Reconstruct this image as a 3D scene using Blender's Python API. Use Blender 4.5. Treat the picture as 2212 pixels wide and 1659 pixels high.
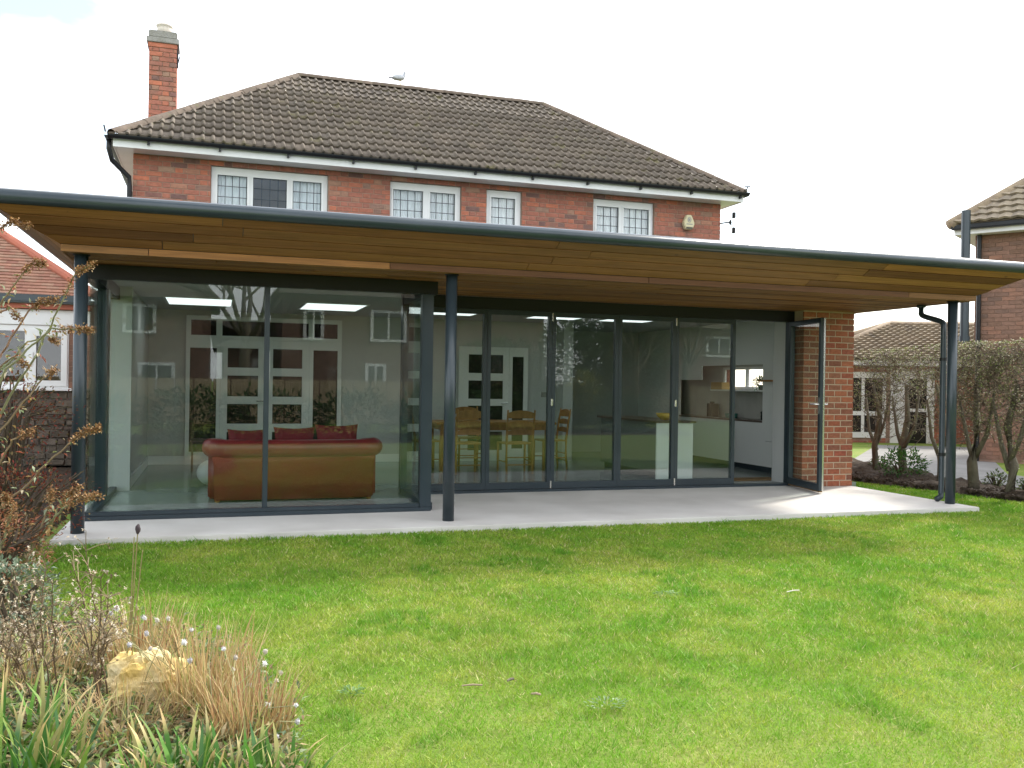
import bpy, bmesh, math, random
import numpy as np
from mathutils import Vector, Matrix

for o in list(bpy.data.objects): bpy.data.objects.remove(o)
scene = bpy.context.scene
COL = scene.collection
U = 1.13            # metres per measured unit: every length below is multiplied by it
RND = random.Random(7)

# ------------------------------------------------------------------ camera
CAM = np.array([0.9928, -7.8101, 1.2204]); YAW, PITCH, ROLL = 0.3191, 0.0002, 0.0151
FPX, IW, IH = 1955.74, 2212.0, 1659.0
_f = np.array([math.sin(YAW)*math.cos(PITCH), math.cos(YAW)*math.cos(PITCH), math.sin(PITCH)])
_r = np.array([math.cos(YAW), -math.sin(YAW), 0.0]); _u = np.cross(_r, _f)
_r2 = math.cos(ROLL)*_r + math.sin(ROLL)*_u
_u2 = -math.sin(ROLL)*_r + math.cos(ROLL)*_u
cd = bpy.data.cameras.new('camera'); cam = bpy.data.objects.new('camera', cd); COL.objects.link(cam)
cd.sensor_fit = 'HORIZONTAL'; cd.sensor_width = 36.0; cd.lens = 36.0*FPX/IW
cd.clip_start = 0.05; cd.clip_end = 3000
cam.matrix_world = Matrix(((_r2[0], _u2[0], -_f[0], CAM[0]*U), (_r2[1], _u2[1], -_f[1], CAM[1]*U),
                           (_r2[2], _u2[2], -_f[2], CAM[2]*U), (0, 0, 0, 1)))
scene.camera = cam

def ray(u, v):
    return _f + _r2*((u-IW/2)/FPX) - _u2*((v-IH/2)/FPX)
def at(u, v, depth):            # point on a pixel's ray at a given depth
    return CAM + ray(u, v)*depth
def on_ground(u, v, z=0.0):
    d = ray(u, v); return CAM + d*((z-CAM[2])/d[2])

# ------------------------------------------------------------------ world, sun, exposure
SUN_DIR = Vector((2.84, 1.55, 2.6)).normalized()
SUN_EL = math.asin(SUN_DIR.z); SUN_AZ = math.atan2(SUN_DIR.x, SUN_DIR.y)
world = bpy.data.worlds.new('World'); scene.world = world; world.use_nodes = True
nt = world.node_tree; nt.nodes.clear()
def N(t, kind, **kw):
    n = t.nodes.new(kind)
    for k, v in kw.items(): setattr(n, k, v)
    return n
wo = N(nt, 'ShaderNodeOutputWorld'); wb = N(nt, 'ShaderNodeBackground'); wb.inputs['Strength'].default_value = 0.1
sky = N(nt, 'ShaderNodeTexSky', sky_type='NISHITA', sun_disc=False)
sky.sun_elevation = SUN_EL; sky.sun_rotation = SUN_AZ; sky.air_density = 1.2; sky.dust_density = 1.0
tc = N(nt, 'ShaderNodeTexCoord'); mp = N(nt, 'ShaderNodeMapping'); mp.inputs['Scale'].default_value = (1, 1, 2.2)
mp.inputs['Location'].default_value = (1.35, 0.4, 0.15)
nz = N(nt, 'ShaderNodeTexNoise'); nz.inputs['Scale'].default_value = 2.3; nz.inputs['Detail'].default_value = 6; nz.inputs['Roughness'].default_value = 0.55
cr = N(nt, 'ShaderNodeValToRGB'); cr.color_ramp.elements[0].position = 0.38; cr.color_ramp.elements[0].color = (0.1, 0.1, 0.1, 1)
cr.color_ramp.elements[1].position = 0.57; cr.color_ramp.elements[1].color = (1, 1, 1, 1)
mx = N(nt, 'ShaderNodeMix', data_type='RGBA'); mx.inputs['B'].default_value = (11.0, 11.2, 11.5, 1)
for a, b in ((tc.outputs['Generated'], mp.inputs['Vector']), (mp.outputs[0], nz.inputs['Vector']), (nz.outputs['Fac'], cr.inputs[0]),
             (cr.outputs[0], mx.inputs['Factor']), (sky.outputs[0], mx.inputs['A']), (mx.outputs['Result'], wb.inputs['Color']), (wb.outputs[0], wo.inputs['Surface'])):
    nt.links.new(a, b)
sd = bpy.data.lights.new('sun', 'SUN'); sd.energy = 2.3; sd.angle = math.radians(7); sd.color = (1.0, 0.95, 0.86)
sun = bpy.data.objects.new('sun', sd); COL.objects.link(sun)
sun.rotation_euler = SUN_DIR.to_track_quat('Z', 'Y').to_euler(); sun.location = (30, 20, 40)
vs = scene.view_settings; vs.view_transform = 'Standard'; vs.look = 'None'; vs.gamma = 1; vs.use_curve_mapping = False
vs.exposure = 1.48
scene.cycles.max_bounces = 10; scene.cycles.transparent_max_bounces = 24; scene.cycles.diffuse_bounces = 4

# ------------------------------------------------------------------ materials
def mat(name, col, rough=0.7, noise=None, bump=None, spec=0.3, metal=0.0, obj_var=0.0):
    """noise=(scale, colour2, amount[, stretch]); bump=(scale, strength)"""
    m = bpy.data.materials.new(name); m.use_nodes = True; t = m.node_tree
    b = t.nodes['Principled BSDF']; b.inputs['Roughness'].default_value = rough; b.inputs['Metallic'].default_value = metal
    b.inputs['Specular IOR Level'].default_value = spec
    c = None
    geo = N(t, 'ShaderNodeNewGeometry')
    b.inputs['Base Color'].default_value = (*col, 1)
    if noise:
        mpn = N(t, 'ShaderNodeMapping'); mpn.inputs['Scale'].default_value = noise[3] if len(noise) > 3 else (1, 1, 1)
        t.links.new(geo.outputs['Position'], mpn.inputs['Vector'])
        n = N(t, 'ShaderNodeTexNoise'); n.inputs['Scale'].default_value = noise[0]; n.inputs['Detail'].default_value = 6
        t.links.new(mpn.outputs[0], n.inputs['Vector'])
        r = N(t, 'ShaderNodeValToRGB'); r.color_ramp.elements[0].position = 0.35; r.color_ramp.elements[1].position = 0.68
        t.links.new(n.outputs['Fac'], r.inputs[0])
        x = N(t, 'ShaderNodeMix', data_type='RGBA'); x.inputs['A'].default_value = (*col, 1); x.inputs['B'].default_value = (*noise[1], 1)
        ml = N(t, 'ShaderNodeMath', operation='MULTIPLY'); ml.inputs[1].default_value = noise[2]
        t.links.new(r.outputs[0], ml.inputs[0]); t.links.new(ml.outputs[0], x.inputs['Factor'])
        c = x.outputs['Result']
    if obj_var:
        oi = N(t, 'ShaderNodeObjectInfo'); hs = N(t, 'ShaderNodeHueSaturation')
        mr = N(t, 'ShaderNodeMapRange'); mr.inputs['To Min'].default_value = 1-obj_var; mr.inputs['To Max'].default_value = 1+obj_var
        t.links.new(oi.outputs['Random'], mr.inputs['Value']); t.links.new(mr.outputs[0], hs.inputs['Value'])
        if c: t.links.new(c, hs.inputs['Color'])
        else: hs.inputs['Color'].default_value = (*col, 1)
        c = hs.outputs[0]
    if c: t.links.new(c, b.inputs['Base Color'])
    if bump:
        n2 = N(t, 'ShaderNodeTexNoise'); n2.inputs['Scale'].default_value = bump[0]; n2.inputs['Detail'].default_value = 5
        t.links.new(geo.outputs['Position'], n2.inputs['Vector'])
        bp = N(t, 'ShaderNodeBump'); bp.inputs['Strength'].default_value = bump[1]; bp.inputs['Distance'].default_value = 0.02
        t.links.new(n2.outputs['Fac'], bp.inputs['Height']); t.links.new(bp.outputs[0], b.inputs['Normal'])
    return m

def mat_pieces(name, ramp, rough=0.85, grain=None, spots=None, bump=(60, 0.35)):
    """colour picked per piece: the object's random number plus the mesh attribute 'rnd' (for joined pieces)"""
    m = bpy.data.materials.new(name); m.use_nodes = True; t = m.node_tree
    b = t.nodes['Principled BSDF']; b.inputs['Roughness'].default_value = rough; b.inputs['Specular IOR Level'].default_value = 0.25
    oi = N(t, 'ShaderNodeObjectInfo'); a = N(t, 'ShaderNodeAttribute', attribute_name='rnd'); geo = N(t, 'ShaderNodeNewGeometry')
    ad = N(t, 'ShaderNodeMath', operation='ADD'); fr = N(t, 'ShaderNodeMath', operation='FRACT')
    t.links.new(oi.outputs['Random'], ad.inputs[0]); t.links.new(a.outputs['Fac'], ad.inputs[1]); t.links.new(ad.outputs[0], fr.inputs[0])
    r = N(t, 'ShaderNodeValToRGB'); r.color_ramp.interpolation = 'LINEAR'
    el = r.color_ramp.elements
    el[0].position = ramp[0][0]; el[0].color = (*ramp[0][1], 1); el[1].position = ramp[-1][0]; el[1].color = (*ramp[-1][1], 1)
    for p, c in ramp[1:-1]:
        e = el.new(p); e.color = (*c, 1)
    t.links.new(fr.outputs[0], r.inputs[0]); c = r.outputs[0]
    mpn = N(t, 'ShaderNodeMapping'); t.links.new(geo.outputs['Position'], mpn.inputs['Vector'])
    if grain:
        mpn.inputs['Scale'].default_value = grain[1]
        n = N(t, 'ShaderNodeTexNoise', noise_dimensions='4D'); n.inputs['Scale'].default_value = grain[0]; n.inputs['Detail'].default_value = 7
        n.inputs['Roughness'].default_value = 0.6; n.inputs['Distortion'].default_value = grain[3] if len(grain) > 3 else 0
        m5 = N(t, 'ShaderNodeMath', operation='MULTIPLY'); m5.inputs[1].default_value = 37
        t.links.new(fr.outputs[0], m5.inputs[0]); t.links.new(m5.outputs[0], n.inputs['W'])
        t.links.new(mpn.outputs[0], n.inputs['Vector'])
        mr = N(t, 'ShaderNodeMapRange'); mr.inputs['From Min'].default_value = 0.3; mr.inputs['From Max'].default_value = 0.7
        mr.inputs['To Min'].default_value = 1-grain[2]; mr.inputs['To Max'].default_value = 1+grain[2]
        t.links.new(n.outputs['Fac'], mr.inputs['Value'])
        hs = N(t, 'ShaderNodeHueSaturation'); t.links.new(c, hs.inputs['Color']); t.links.new(mr.outputs[0], hs.inputs['Value']); c = hs.outputs[0]
    for sp in (spots or []):
        n = N(t, 'ShaderNodeTexNoise'); n.inputs['Scale'].default_value = sp[0]; n.inputs['Detail'].default_value = 3
        t.links.new(geo.outputs['Position'], n.inputs['Vector'])
        rr = N(t, 'ShaderNodeValToRGB'); rr.color_ramp.elements[0].position = sp[1]; rr.color_ramp.elements[1].position = sp[1]+sp[4]
        t.links.new(n.outputs['Fac'], rr.inputs[0])
        ml = N(t, 'ShaderNodeMath', operation='MULTIPLY'); ml.inputs[1].default_value = sp[3]; t.links.new(rr.outputs[0], ml.inputs[0])
        x = N(t, 'ShaderNodeMix', data_type='RGBA'); x.inputs['B'].default_value = (*sp[2], 1)
        t.links.new(c, x.inputs['A']); t.links.new(ml.outputs[0], x.inputs['Factor']); c = x.outputs['Result']
    t.links.new(c, b.inputs['Base Color'])
    n2 = N(t, 'ShaderNodeTexNoise'); n2.inputs['Scale'].default_value = bump[0]; n2.inputs['Detail'].default_value = 4
    t.links.new(geo.outputs['Position'], n2.inputs['Vector'])
    bp = N(t, 'ShaderNodeBump'); bp.inputs['Strength'].default_value = bump[1]; bp.inputs['Distance'].default_value = 0.01
    t.links.new(n2.outputs['Fac'], bp.inputs['Height']); t.links.new(bp.outputs[0], b.inputs['Normal'])
    return m

def mat_leaf(name, transl=0.3, rough=0.55, col=None):
    """plant matter coloured by the vertex colour 'Col' (each blade's or leaf's own colour)"""
    m = bpy.data.materials.new(name); m.use_nodes = True; t = m.node_tree
    b = t.nodes['Principled BSDF']; b.inputs['Roughness'].default_value = rough; b.inputs['Specular IOR Level'].default_value = 0.25
    o = t.nodes['Material Output']
    tr = N(t, 'ShaderNodeBsdfTranslucent'); mxs = N(t, 'ShaderNodeMixShader'); mxs.inputs[0].default_value = transl
    if col:
        b.inputs['Base Color'].default_value = (*col, 1); tr.inputs[0].default_value = (*col, 1)
    else:
        a = N(t, 'ShaderNodeAttribute', attribute_name='Col')
        t.links.new(a.outputs['Color'], b.inputs['Base Color']); t.links.new(a.outputs['Color'], tr.inputs[0])
    t.links.new(b.outputs[0], mxs.inputs[1]); t.links.new(tr.outputs[0], mxs.inputs[2]); t.links.new(mxs.outputs[0], o.inputs['Surface'])
    return m

def mat_glass(name, tint=(0.86, 0.93, 0.90), ior=1.5, boost=1.0):
    m = bpy.data.materials.new(name); m.use_nodes = True; t = m.node_tree; t.nodes.clear()
    o = N(t, 'ShaderNodeOutputMaterial'); tr = N(t, 'ShaderNodeBsdfTransparent'); gl = N(t, 'ShaderNodeBsdfGlossy')
    tr.inputs[0].default_value = (*tint, 1); gl.inputs['Roughness'].default_value = 0.0; gl.inputs['Color'].default_value = (1, 1, 1, 1)
    ge = N(t, 'ShaderNodeNewGeometry'); dt = N(t, 'ShaderNodeVectorMath', operation='DOT_PRODUCT')
    t.links.new(ge.outputs['Incoming'], dt.inputs[0]); t.links.new(ge.outputs['Normal'], dt.inputs[1])
    ab = N(t, 'ShaderNodeMath', operation='ABSOLUTE'); t.links.new(dt.outputs['Value'], ab.inputs[0])
    om = N(t, 'ShaderNodeMath', operation='SUBTRACT'); om.inputs[0].default_value = 1.0; om.use_clamp = True; t.links.new(ab.outputs[0], om.inputs[1])
    pw = N(t, 'ShaderNodeMath', operation='POWER'); pw.inputs[1].default_value = 5.0; t.links.new(om.outputs[0], pw.inputs[0])
    fr = N(t, 'ShaderNodeMath', operation='MULTIPLY_ADD'); fr.inputs[1].default_value = 0.96; fr.inputs[2].default_value = 0.04; t.links.new(pw.outputs[0], fr.inputs[0])
    ml = N(t, 'ShaderNodeMath', operation='MULTIPLY'); ml.inputs[1].default_value = boost; ml.use_clamp = True
    mxs = N(t, 'ShaderNodeMixShader')
    t.links.new(fr.outputs[0], ml.inputs[0]); t.links.new(ml.outputs[0], mxs.inputs[0]); t.links.new(tr.outputs[0], mxs.inputs[1]); t.links.new(gl.outputs[0], mxs.inputs[2])
    t.links.new(mxs.outputs[0], o.inputs['Surface'])
    return m

M = {}
M['frame'] = mat('anthracite_powder_coat', (0.024, 0.037, 0.046), 0.3, noise=(3, (0.04, 0.055, 0.065), 0.5), spec=0.5)
M['black'] = mat('black_plastic', (0.012, 0.013, 0.015), 0.45, spec=0.35)  # on the header beams this black stands in for shade
M['white'] = mat('white_upvc', (0.78, 0.79, 0.79), 0.35, noise=(2.5, (0.66, 0.66, 0.63), 0.5), spec=0.45)
M['inwhite'] = mat('white_plaster', (0.50, 0.51, 0.495), 0.8, noise=(1.2, (0.45, 0.46, 0.45), 0.6))
M['satin'] = mat('white_satin_unit', (0.74, 0.75, 0.74), 0.3, spec=0.5)
M['ceil'] = mat('ceiling_plaster', (0.45, 0.46, 0.45), 0.85)
M['floor'] = mat('polished_grey_floor', (0.30, 0.34, 0.32), 0.16, noise=(1.5, (0.24, 0.28, 0.27), 0.6), spec=0.5)
M['slab'] = mat('pale_paving_concrete', (0.61, 0.585, 0.55), 0.75, noise=(1.6, (0.49, 0.465, 0.43), 0.8), bump=(90, 0.12))
M['kerb'] = M['slab']
M['lead'] = mat('lead_strip', (0.06, 0.065, 0.07), 0.5)
M['chrome'] = mat('brushed_steel', (0.7, 0.7, 0.7), 0.25, metal=1.0)
M['dark'] = mat('dark_room', (0.035, 0.033, 0.03), 0.9)  # darkness of unlit rooms put into the colour; also backs soffit boards
M['darkpane'] = mat('dark_reflective_pane', (0.02, 0.02, 0.018), 0.05, spec=0.4)  # unlit room behind the glass put into the pane colour
M['curtain'] = mat('white_net_curtain', (0.86, 0.88, 0.9), 0.9, noise=(8, (0.55, 0.57, 0.6), 0.5, (6, 1, 0.3)))
M['mortar'] = mat('lime_mortar', (0.36, 0.24, 0.18), 0.95, noise=(6, (0.25, 0.16, 0.12), 0.7), bump=(120, 0.4))
M['mortar_new'] = mat('sand_mortar', (0.52, 0.41, 0.30), 0.95, noise=(9, (0.45, 0.35, 0.25), 0.6), bump=(140, 0.4))
BR_OLD = [(0.0, (0.331, 0.131, 0.091)), (0.3, (0.376, 0.148, 0.103)), (0.55, (0.296, 0.131, 0.097)), (0.72, (0.479, 0.165, 0.097)), (0.84, (0.182, 0.103, 0.091)), (0.92, (0.353, 0.217, 0.154)), (1.0, (0.422, 0.148, 0.091))]
BR_NEW = [(0.0, (0.308, 0.099, 0.055)), (0.25, (0.396, 0.143, 0.075)), (0.5, (0.231, 0.094, 0.061)), (0.7, (0.374, 0.165, 0.094)), (0.85, (0.297, 0.132, 0.077)), (1.0, (0.330, 0.088, 0.055))]
M['brick'] = mat_pieces('old_red_brick', BR_OLD, 0.9, grain=(14, (1, 1, 1.5), 0.22), spots=[(2.2, 0.58, (0.20, 0.13, 0.10), 0.55, 0.12), (30, 0.68, (0.5, 0.42, 0.34), 0.4, 0.05)])
M['brick_new'] = mat_pieces('new_red_brick', BR_NEW, 0.9, grain=(22, (1, 1, 1.6), 0.25), spots=[(26, 0.64, (0.42, 0.24, 0.14), 0.4, 0.1)])
M['brick_nb'] = mat_pieces('brown_brick', [(0, (0.20, 0.12, 0.085)), (0.4, (0.26, 0.15, 0.11)), (0.7, (0.17, 0.11, 0.085)), (1, (0.30, 0.16, 0.11))], 0.9, grain=(14, (1, 1, 1.5), 0.2))
M['tile'] = mat_pieces('brown_concrete_tile', [(0, (0.105, 0.085, 0.067)), (0.4, (0.135, 0.11, 0.085)), (0.7, (0.118, 0.098, 0.078)), (1, (0.15, 0.12, 0.092))], 0.78,
                       grain=(10, (1, 1, 1), 0.22), spots=[(3.2, 0.60, (0.13, 0.115, 0.045), 0.7, 0.15), (22, 0.70, (0.42, 0.40, 0.34), 0.75, 0.03), (1.1, 0.55, (0.075, 0.062, 0.052), 0.5, 0.2)])
M['ridge'] = mat_pieces('ridge_tile_clay', [(0, (0.12, 0.092, 0.07)), (1, (0.165, 0.125, 0.095))], 0.8, grain=(8, (1, 1, 1), 0.3), spots=[(7, 0.6, (0.14, 0.14, 0.06), 0.6, 0.12)])
M['tile_red'] = mat_pieces('plain_red_tile', [(0, (0.22, 0.10, 0.07)), (0.5, (0.30, 0.15, 0.10)), (1, (0.26, 0.16, 0.11))], 0.85, grain=(9, (1, 1, 1), 0.25))
M['ridge_red'] = mat('terracotta_hip', (0.40, 0.13, 0.08), 0.8, noise=(6, (0.28, 0.10, 0.07), 0.6))
M['tile_nb'] = mat_pieces('neighbour_roof_tile', [(0, (0.20, 0.165, 0.115)), (0.5, (0.26, 0.21, 0.15)), (1, (0.17, 0.14, 0.105))], 0.85, grain=(9, (1, 1, 1), 0.25), spots=[(12, 0.62, (0.36, 0.3, 0.18), 0.6, 0.08)])
M['ridge_nb'] = mat('pale_hip_mortar', (0.36, 0.28, 0.19), 0.9, noise=(5, (0.22, 0.17, 0.13), 0.8), bump=(30, 0.5))
M['plank'] = mat_pieces('oiled_cedar_board', [(0, (0.22, 0.098, 0.034)), (0.2, (0.29, 0.142, 0.048)), (0.4, (0.20, 0.092, 0.034)), (0.58, (0.12, 0.05, 0.021)), (0.75, (0.34, 0.155, 0.05)), (0.9, (0.17, 0.085, 0.033)), (1, (0.27, 0.12, 0.04))], 0.55,
                        grain=(5, (0.35, 9, 9), 0.3, 0.6), spots=[(9, 0.72, (0.10, 0.045, 0.02), 0.7, 0.04)], bump=(40, 0.1))
M['oak'] = mat_pieces('honey_oak', [(0, (0.30, 0.15, 0.045)), (1, (0.38, 0.19, 0.06))], 0.4, grain=(6, (3, 3, 0.6), 0.25))
M['leather'] = mat('oxblood_leather', (0.20, 0.008, 0.014), 0.36, noise=(4, (0.11, 0.007, 0.012), 0.7), bump=(70, 0.15), spec=0.5)
M['leather_back'] = mat('rust_hide_back', (0.20, 0.028, 0.018), 0.7, noise=(5, (0.17, 0.045, 0.022), 0.8), bump=(40, 0.1))
M['cushion'] = mat('dark_red_cushion', (0.13, 0.008, 0.016), 0.85, noise=(12, (0.18, 0.018, 0.022), 0.4))
M['glass'] = mat_glass('clear_glazing', (0.905, 0.95, 0.93), 1.5, 1.0)
M['winglass'] = mat_glass('window_glass', (0.95, 0.97, 0.97), 1.5, 1.0)
M['mat'] = mat('coir_mat', (0.30, 0.19, 0.09), 0.95, bump=(200, 0.8))
M['concrete'] = mat('weathered_cement', (0.30, 0.29, 0.27), 0.9, noise=(7, (0.2, 0.19, 0.16), 0.8), bump=(50, 0.5))
M['pot'] = mat('buff_clay', (0.62, 0.56, 0.5), 0.7)
M['stone'] = mat('dark_rubble', (0.10, 0.09, 0.075), 0.95, noise=(3.0, (0.17, 0.15, 0.12), 0.9), bump=(6, 1.0))
M['rubble'] = mat_pieces('rubble_stone', [(0, (0.075, 0.06, 0.045)), (0.5, (0.13, 0.11, 0.085)), (0.8, (0.10, 0.075, 0.06)), (1, (0.17, 0.145, 0.115))], 0.95, grain=(9, (1, 1, 1), .3), bump=(30, .8))
M['soil'] = mat('dark_soil', (0.036, 0.026, 0.018), 0.98, noise=(22, (0.075, 0.054, 0.036), 0.9), bump=(55, 1.0))
M['path'] = mat('grey_path', (0.23, 0.225, 0.215), 0.9, noise=(2, (0.17, 0.165, 0.155), 0.8), bump=(60, .4))
M['lawn'] = mat('lawn_sward', (0.12, 0.20, 0.022), 0.95, noise=(2.2, (0.22, 0.24, 0.055), 0.8), bump=(60, 0.8))
M['rock'] = mat('golden_limestone', (0.60, 0.42, 0.13), 0.9, noise=(7, (0.64, 0.55, 0.34), 0.9), bump=(18, 1.0))
M['leaf'] = mat_leaf('leaf_colour'); M['grass'] = mat_leaf('grass_blade', 0.35)
M['dry'] = mat_leaf('dry_stem', 0.1, 0.8)
M['bark'] = mat('grey_brown_bark', (0.17, 0.15, 0.105), 0.95, noise=(14, (0.09, 0.075, 0.055), 0.8, (1, 1, 0.4)), bump=(40, 0.8))
M['alarm'] = mat('cream_plastic', (0.62, 0.56, 0.36), 0.5); M['emblem'] = mat('grey_print', (0.28, 0.28, 0.27), 0.6)
M['gull_w'] = mat('grey_white_feathers', (0.5, 0.51, 0.54), 0.8, noise=(12, (0.3, 0.31, 0.35), 0.8)); M['gull_d'] = mat('dark_feathers', (0.08, 0.08, 0.10), 0.8)
M['yellow'] = mat('yellow_beak', (0.6, 0.4, 0.05), 0.5)
M['greenpot'] = mat('teal_ceramic', (0.05, 0.2, 0.17), 0.3); M['brass'] = mat('tan_card', (0.4, 0.25, 0.08), 0.6)
M['wood'] = mat('weathered_stick', (0.33, 0.25, 0.17), 0.9)
M['unitgrey'] = mat('grey_cabinet', (0.16, 0.17, 0.17), 0.45)  # shade on the island's side put into a grey colour
M['worktop'] = mat('dark_worktop', (0.10, 0.075, 0.06), 0.3, noise=(20, (0.16, 0.11, 0.09), 0.6))
M['splash'] = mat('grey_tile_splash', (0.45, 0.44, 0.41), 0.4, noise=(5, (0.36, 0.35, 0.32), 0.6))

m = bpy.data.materials.new('lit_diffuser'); m.use_nodes = True; M['led'] = m
_b = m.node_tree.nodes['Principled BSDF']; _b.inputs['Base Color'].default_value = (.8, .8, .8, 1); _b.inputs['Emission Color'].default_value = (0.92, 0.98, 1.0, 1); _b.inputs['Emission Strength'].default_value = 0.52  # glow for the panels standing in for rooflights

# ------------------------------------------------------------------ mesh helpers
class MB:
    def __init__(s): s.v = []; s.f = []; s.c = []; s.r = []
    def add(s, vs, fs, col=None, rnd=None):
        b = len(s.v); s.v += [tuple(map(float, p)) for p in vs]; s.f += [tuple(b+i for i in f) for f in fs]
        if col is not None: s.c += [col]*len(vs)
        if rnd is not None: s.r += [rnd]*len(vs)
        return s
    def box(s, x0, x1, y0, y1, z0, z1, **k):
        return s.add([(x0, y0, z0), (x1, y0, z0), (x1, y1, z0), (x0, y1, z0), (x0, y0, z1), (x1, y0, z1), (x1, y1, z1), (x0, y1, z1)],
                     [(0, 3, 2, 1), (4, 5, 6, 7), (0, 1, 5, 4), (1, 2, 6, 5), (2, 3, 7, 6), (3, 0, 4, 7)], **k)
    def bar(s, a, b, w, h, up=(0, 0, 1), **k):     # rectangular bar from a to b
        a = Vector(a); b = Vector(b); d = (b-a).normalized(); sd_ = d.cross(Vector(up))
        if sd_.length < 1e-4: sd_ = d.cross(Vector((1, 0, 0)))
        sd_.normalize(); up2 = sd_.cross(d)
        q = [sd_*x*w/2+up2*y*h/2 for x, y in ((-1, -1), (1, -1), (1, 1), (-1, 1))]
        return s.add([a+p for p in q]+[b+p for p in q], [(3, 2, 1, 0), (4, 5, 6, 7), (0, 1, 5, 4), (1, 2, 6, 5), (2, 3, 7, 6), (3, 0, 4, 7)], **k)
    def tube(s, pts, rad, n=8, caps=True, **k):
        pts = [Vector(p) for p in pts]; m = len(pts)
        if not hasattr(rad, '__len__'): rad = [rad]*m
        ref = Vector((0, 0, 1)); vs = []
        for i, p in enumerate(pts):
            d = (pts[min(i+1, m-1)]-pts[max(i-1, 0)])
            if d.length < 1e-9: d = Vector((0, 0, 1))
            d.normalize()
            a = d.cross(ref)
            if a.length < 0.05: a = d.cross(Vector((1, 0, 0)))
            a.normalize(); b2 = d.cross(a); ref = a.cross(d) if abs(d.dot(ref)) < .99 else ref
            for j in range(n):
                t = 2*math.pi*j/n; vs.append(p+(a*math.cos(t)+b2*math.sin(t))*rad[i])
        fs = [(i*n+j, i*n+(j+1) % n, (i+1)*n+(j+1) % n, (i+1)*n+j) for i in range(m-1) for j in range(n)]
        if caps: fs += [tuple(range(n-1, -1, -1)), tuple((m-1)*n+j for j in range(n))]
        return s.add(vs, fs, **k)
    def lathe(s, c, prof, n=16, **k):              # prof: (radius, z)
        vs = [(c[0]+r*math.cos(2*math.pi*j/n), c[1]+r*math.sin(2*math.pi*j/n), c[2]+z) for r, z in prof for j in range(n)]
        m = len(prof)
        fs = [(i*n+j, i*n+(j+1) % n, (i+1)*n+(j+1) % n, (i+1)*n+j) for i in range(m-1) for j in range(n)]
        fs += [tuple(range(n-1, -1, -1)), tuple((m-1)*n+j for j in range(n))]
        return s.add(vs, fs, **k)
    def prism(s, poly, y0, y1, **k):               # poly in (x,z), extruded in y
        n = len(poly)
        return s.add([(x, y0, z) for x, z in poly]+[(x, y1, z) for x, z in poly],
                     [tuple(range(n)), tuple(range(2*n-1, n-1, -1))]+[((i+1) % n, i, n+i, n+(i+1) % n) for i in range(n)], **k)
    def ell(s, c, r, n=10, m=7, jit=0, **k):
        vs = []; fs = []
        for i in range(m+1):
            ph = math.pi*i/m
            for j in range(n):
                t = 2*math.pi*j/n; q = 1+RND.uniform(-jit, jit)
                vs.append((c[0]+r[0]*q*math.sin(ph)*math.cos(t), c[1]+r[1]*q*math.sin(ph)*math.sin(t), c[2]+r[2]*q*math.cos(ph)))
        for i in range(m):
            for j in range(n): fs.append((i*n+j, (i+1)*n+j, (i+1)*n+(j+1) % n, i*n+(j+1) % n))
        return s.add(vs, fs, **k)
    def leaf(s, p, d, l, w, col, bend=0.0, up=(0, 0, 1)):
        p = Vector(p); d = Vector(d).normalized(); a = d.cross(Vector(up))
        if a.length < 0.05: a = d.cross(Vector((1, 0, 0)))
        a.normalize(); nn = a.cross(d)
        return s.add([p, p+d*l*.45+a*w/2+nn*bend*l*.4, p+d*l+nn*-bend*l*.3, p+d*l*.45-a*w/2+nn*bend*l*.4], [(0, 1, 2, 3)], col=col)
    def strap(s, p, d, l, w, col, droop=0.6, seg=5, tipcol=None):
        p = Vector(p); d = Vector(d).normalized(); hor = Vector((d.x, d.y, 0));
        hor = hor.normalized() if hor.length > 1e-3 else Vector((1, 0, 0))
        a = Vector((-hor.y, hor.x, 0)); vs = []; b = len(s.v)
        cur = p.copy(); dd = d.copy()
        for i in range(seg+1):
            t = i/seg; ww = w*(1-t**2.2)*(.7+.3*min(1, t*4)) + 0.0006
            vs += [cur+a*ww/2, cur-a*ww/2]
            dd = (dd+(hor*.5-Vector((0, 0, 1)))*droop/seg*t*1.6).normalized(); cur = cur+dd*l/seg
        s.v += [tuple(q) for q in vs]
        for i in range(seg+1):
            cc = col if (tipcol is None or i < seg-1) else tipcol
            s.c += [cc, cc]
        s.f += [(b+2*i, b+2*i+1, b+2*i+3, b+2*i+2) for i in range(seg)]
        return s
    def mesh(s, name):
        me = bpy.data.meshes.new(name); me.from_pydata([(x*U, y*U, z*U) for x, y, z in s.v], [], s.f)
        if s.c and len(s.c) == len(s.v):
            at_ = me.color_attributes.new('Col', 'FLOAT_COLOR', 'POINT')
            at_.data.foreach_set('color', np.array([(*c[:3], 1.0) for c in s.c], dtype=np.float32).ravel())
        if s.r and len(s.r) == len(s.v):
            at_ = me.attributes.new('rnd', 'FLOAT', 'POINT'); at_.data.foreach_set('value', np.array(s.r, dtype=np.float32))
        me.update(); return me

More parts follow.
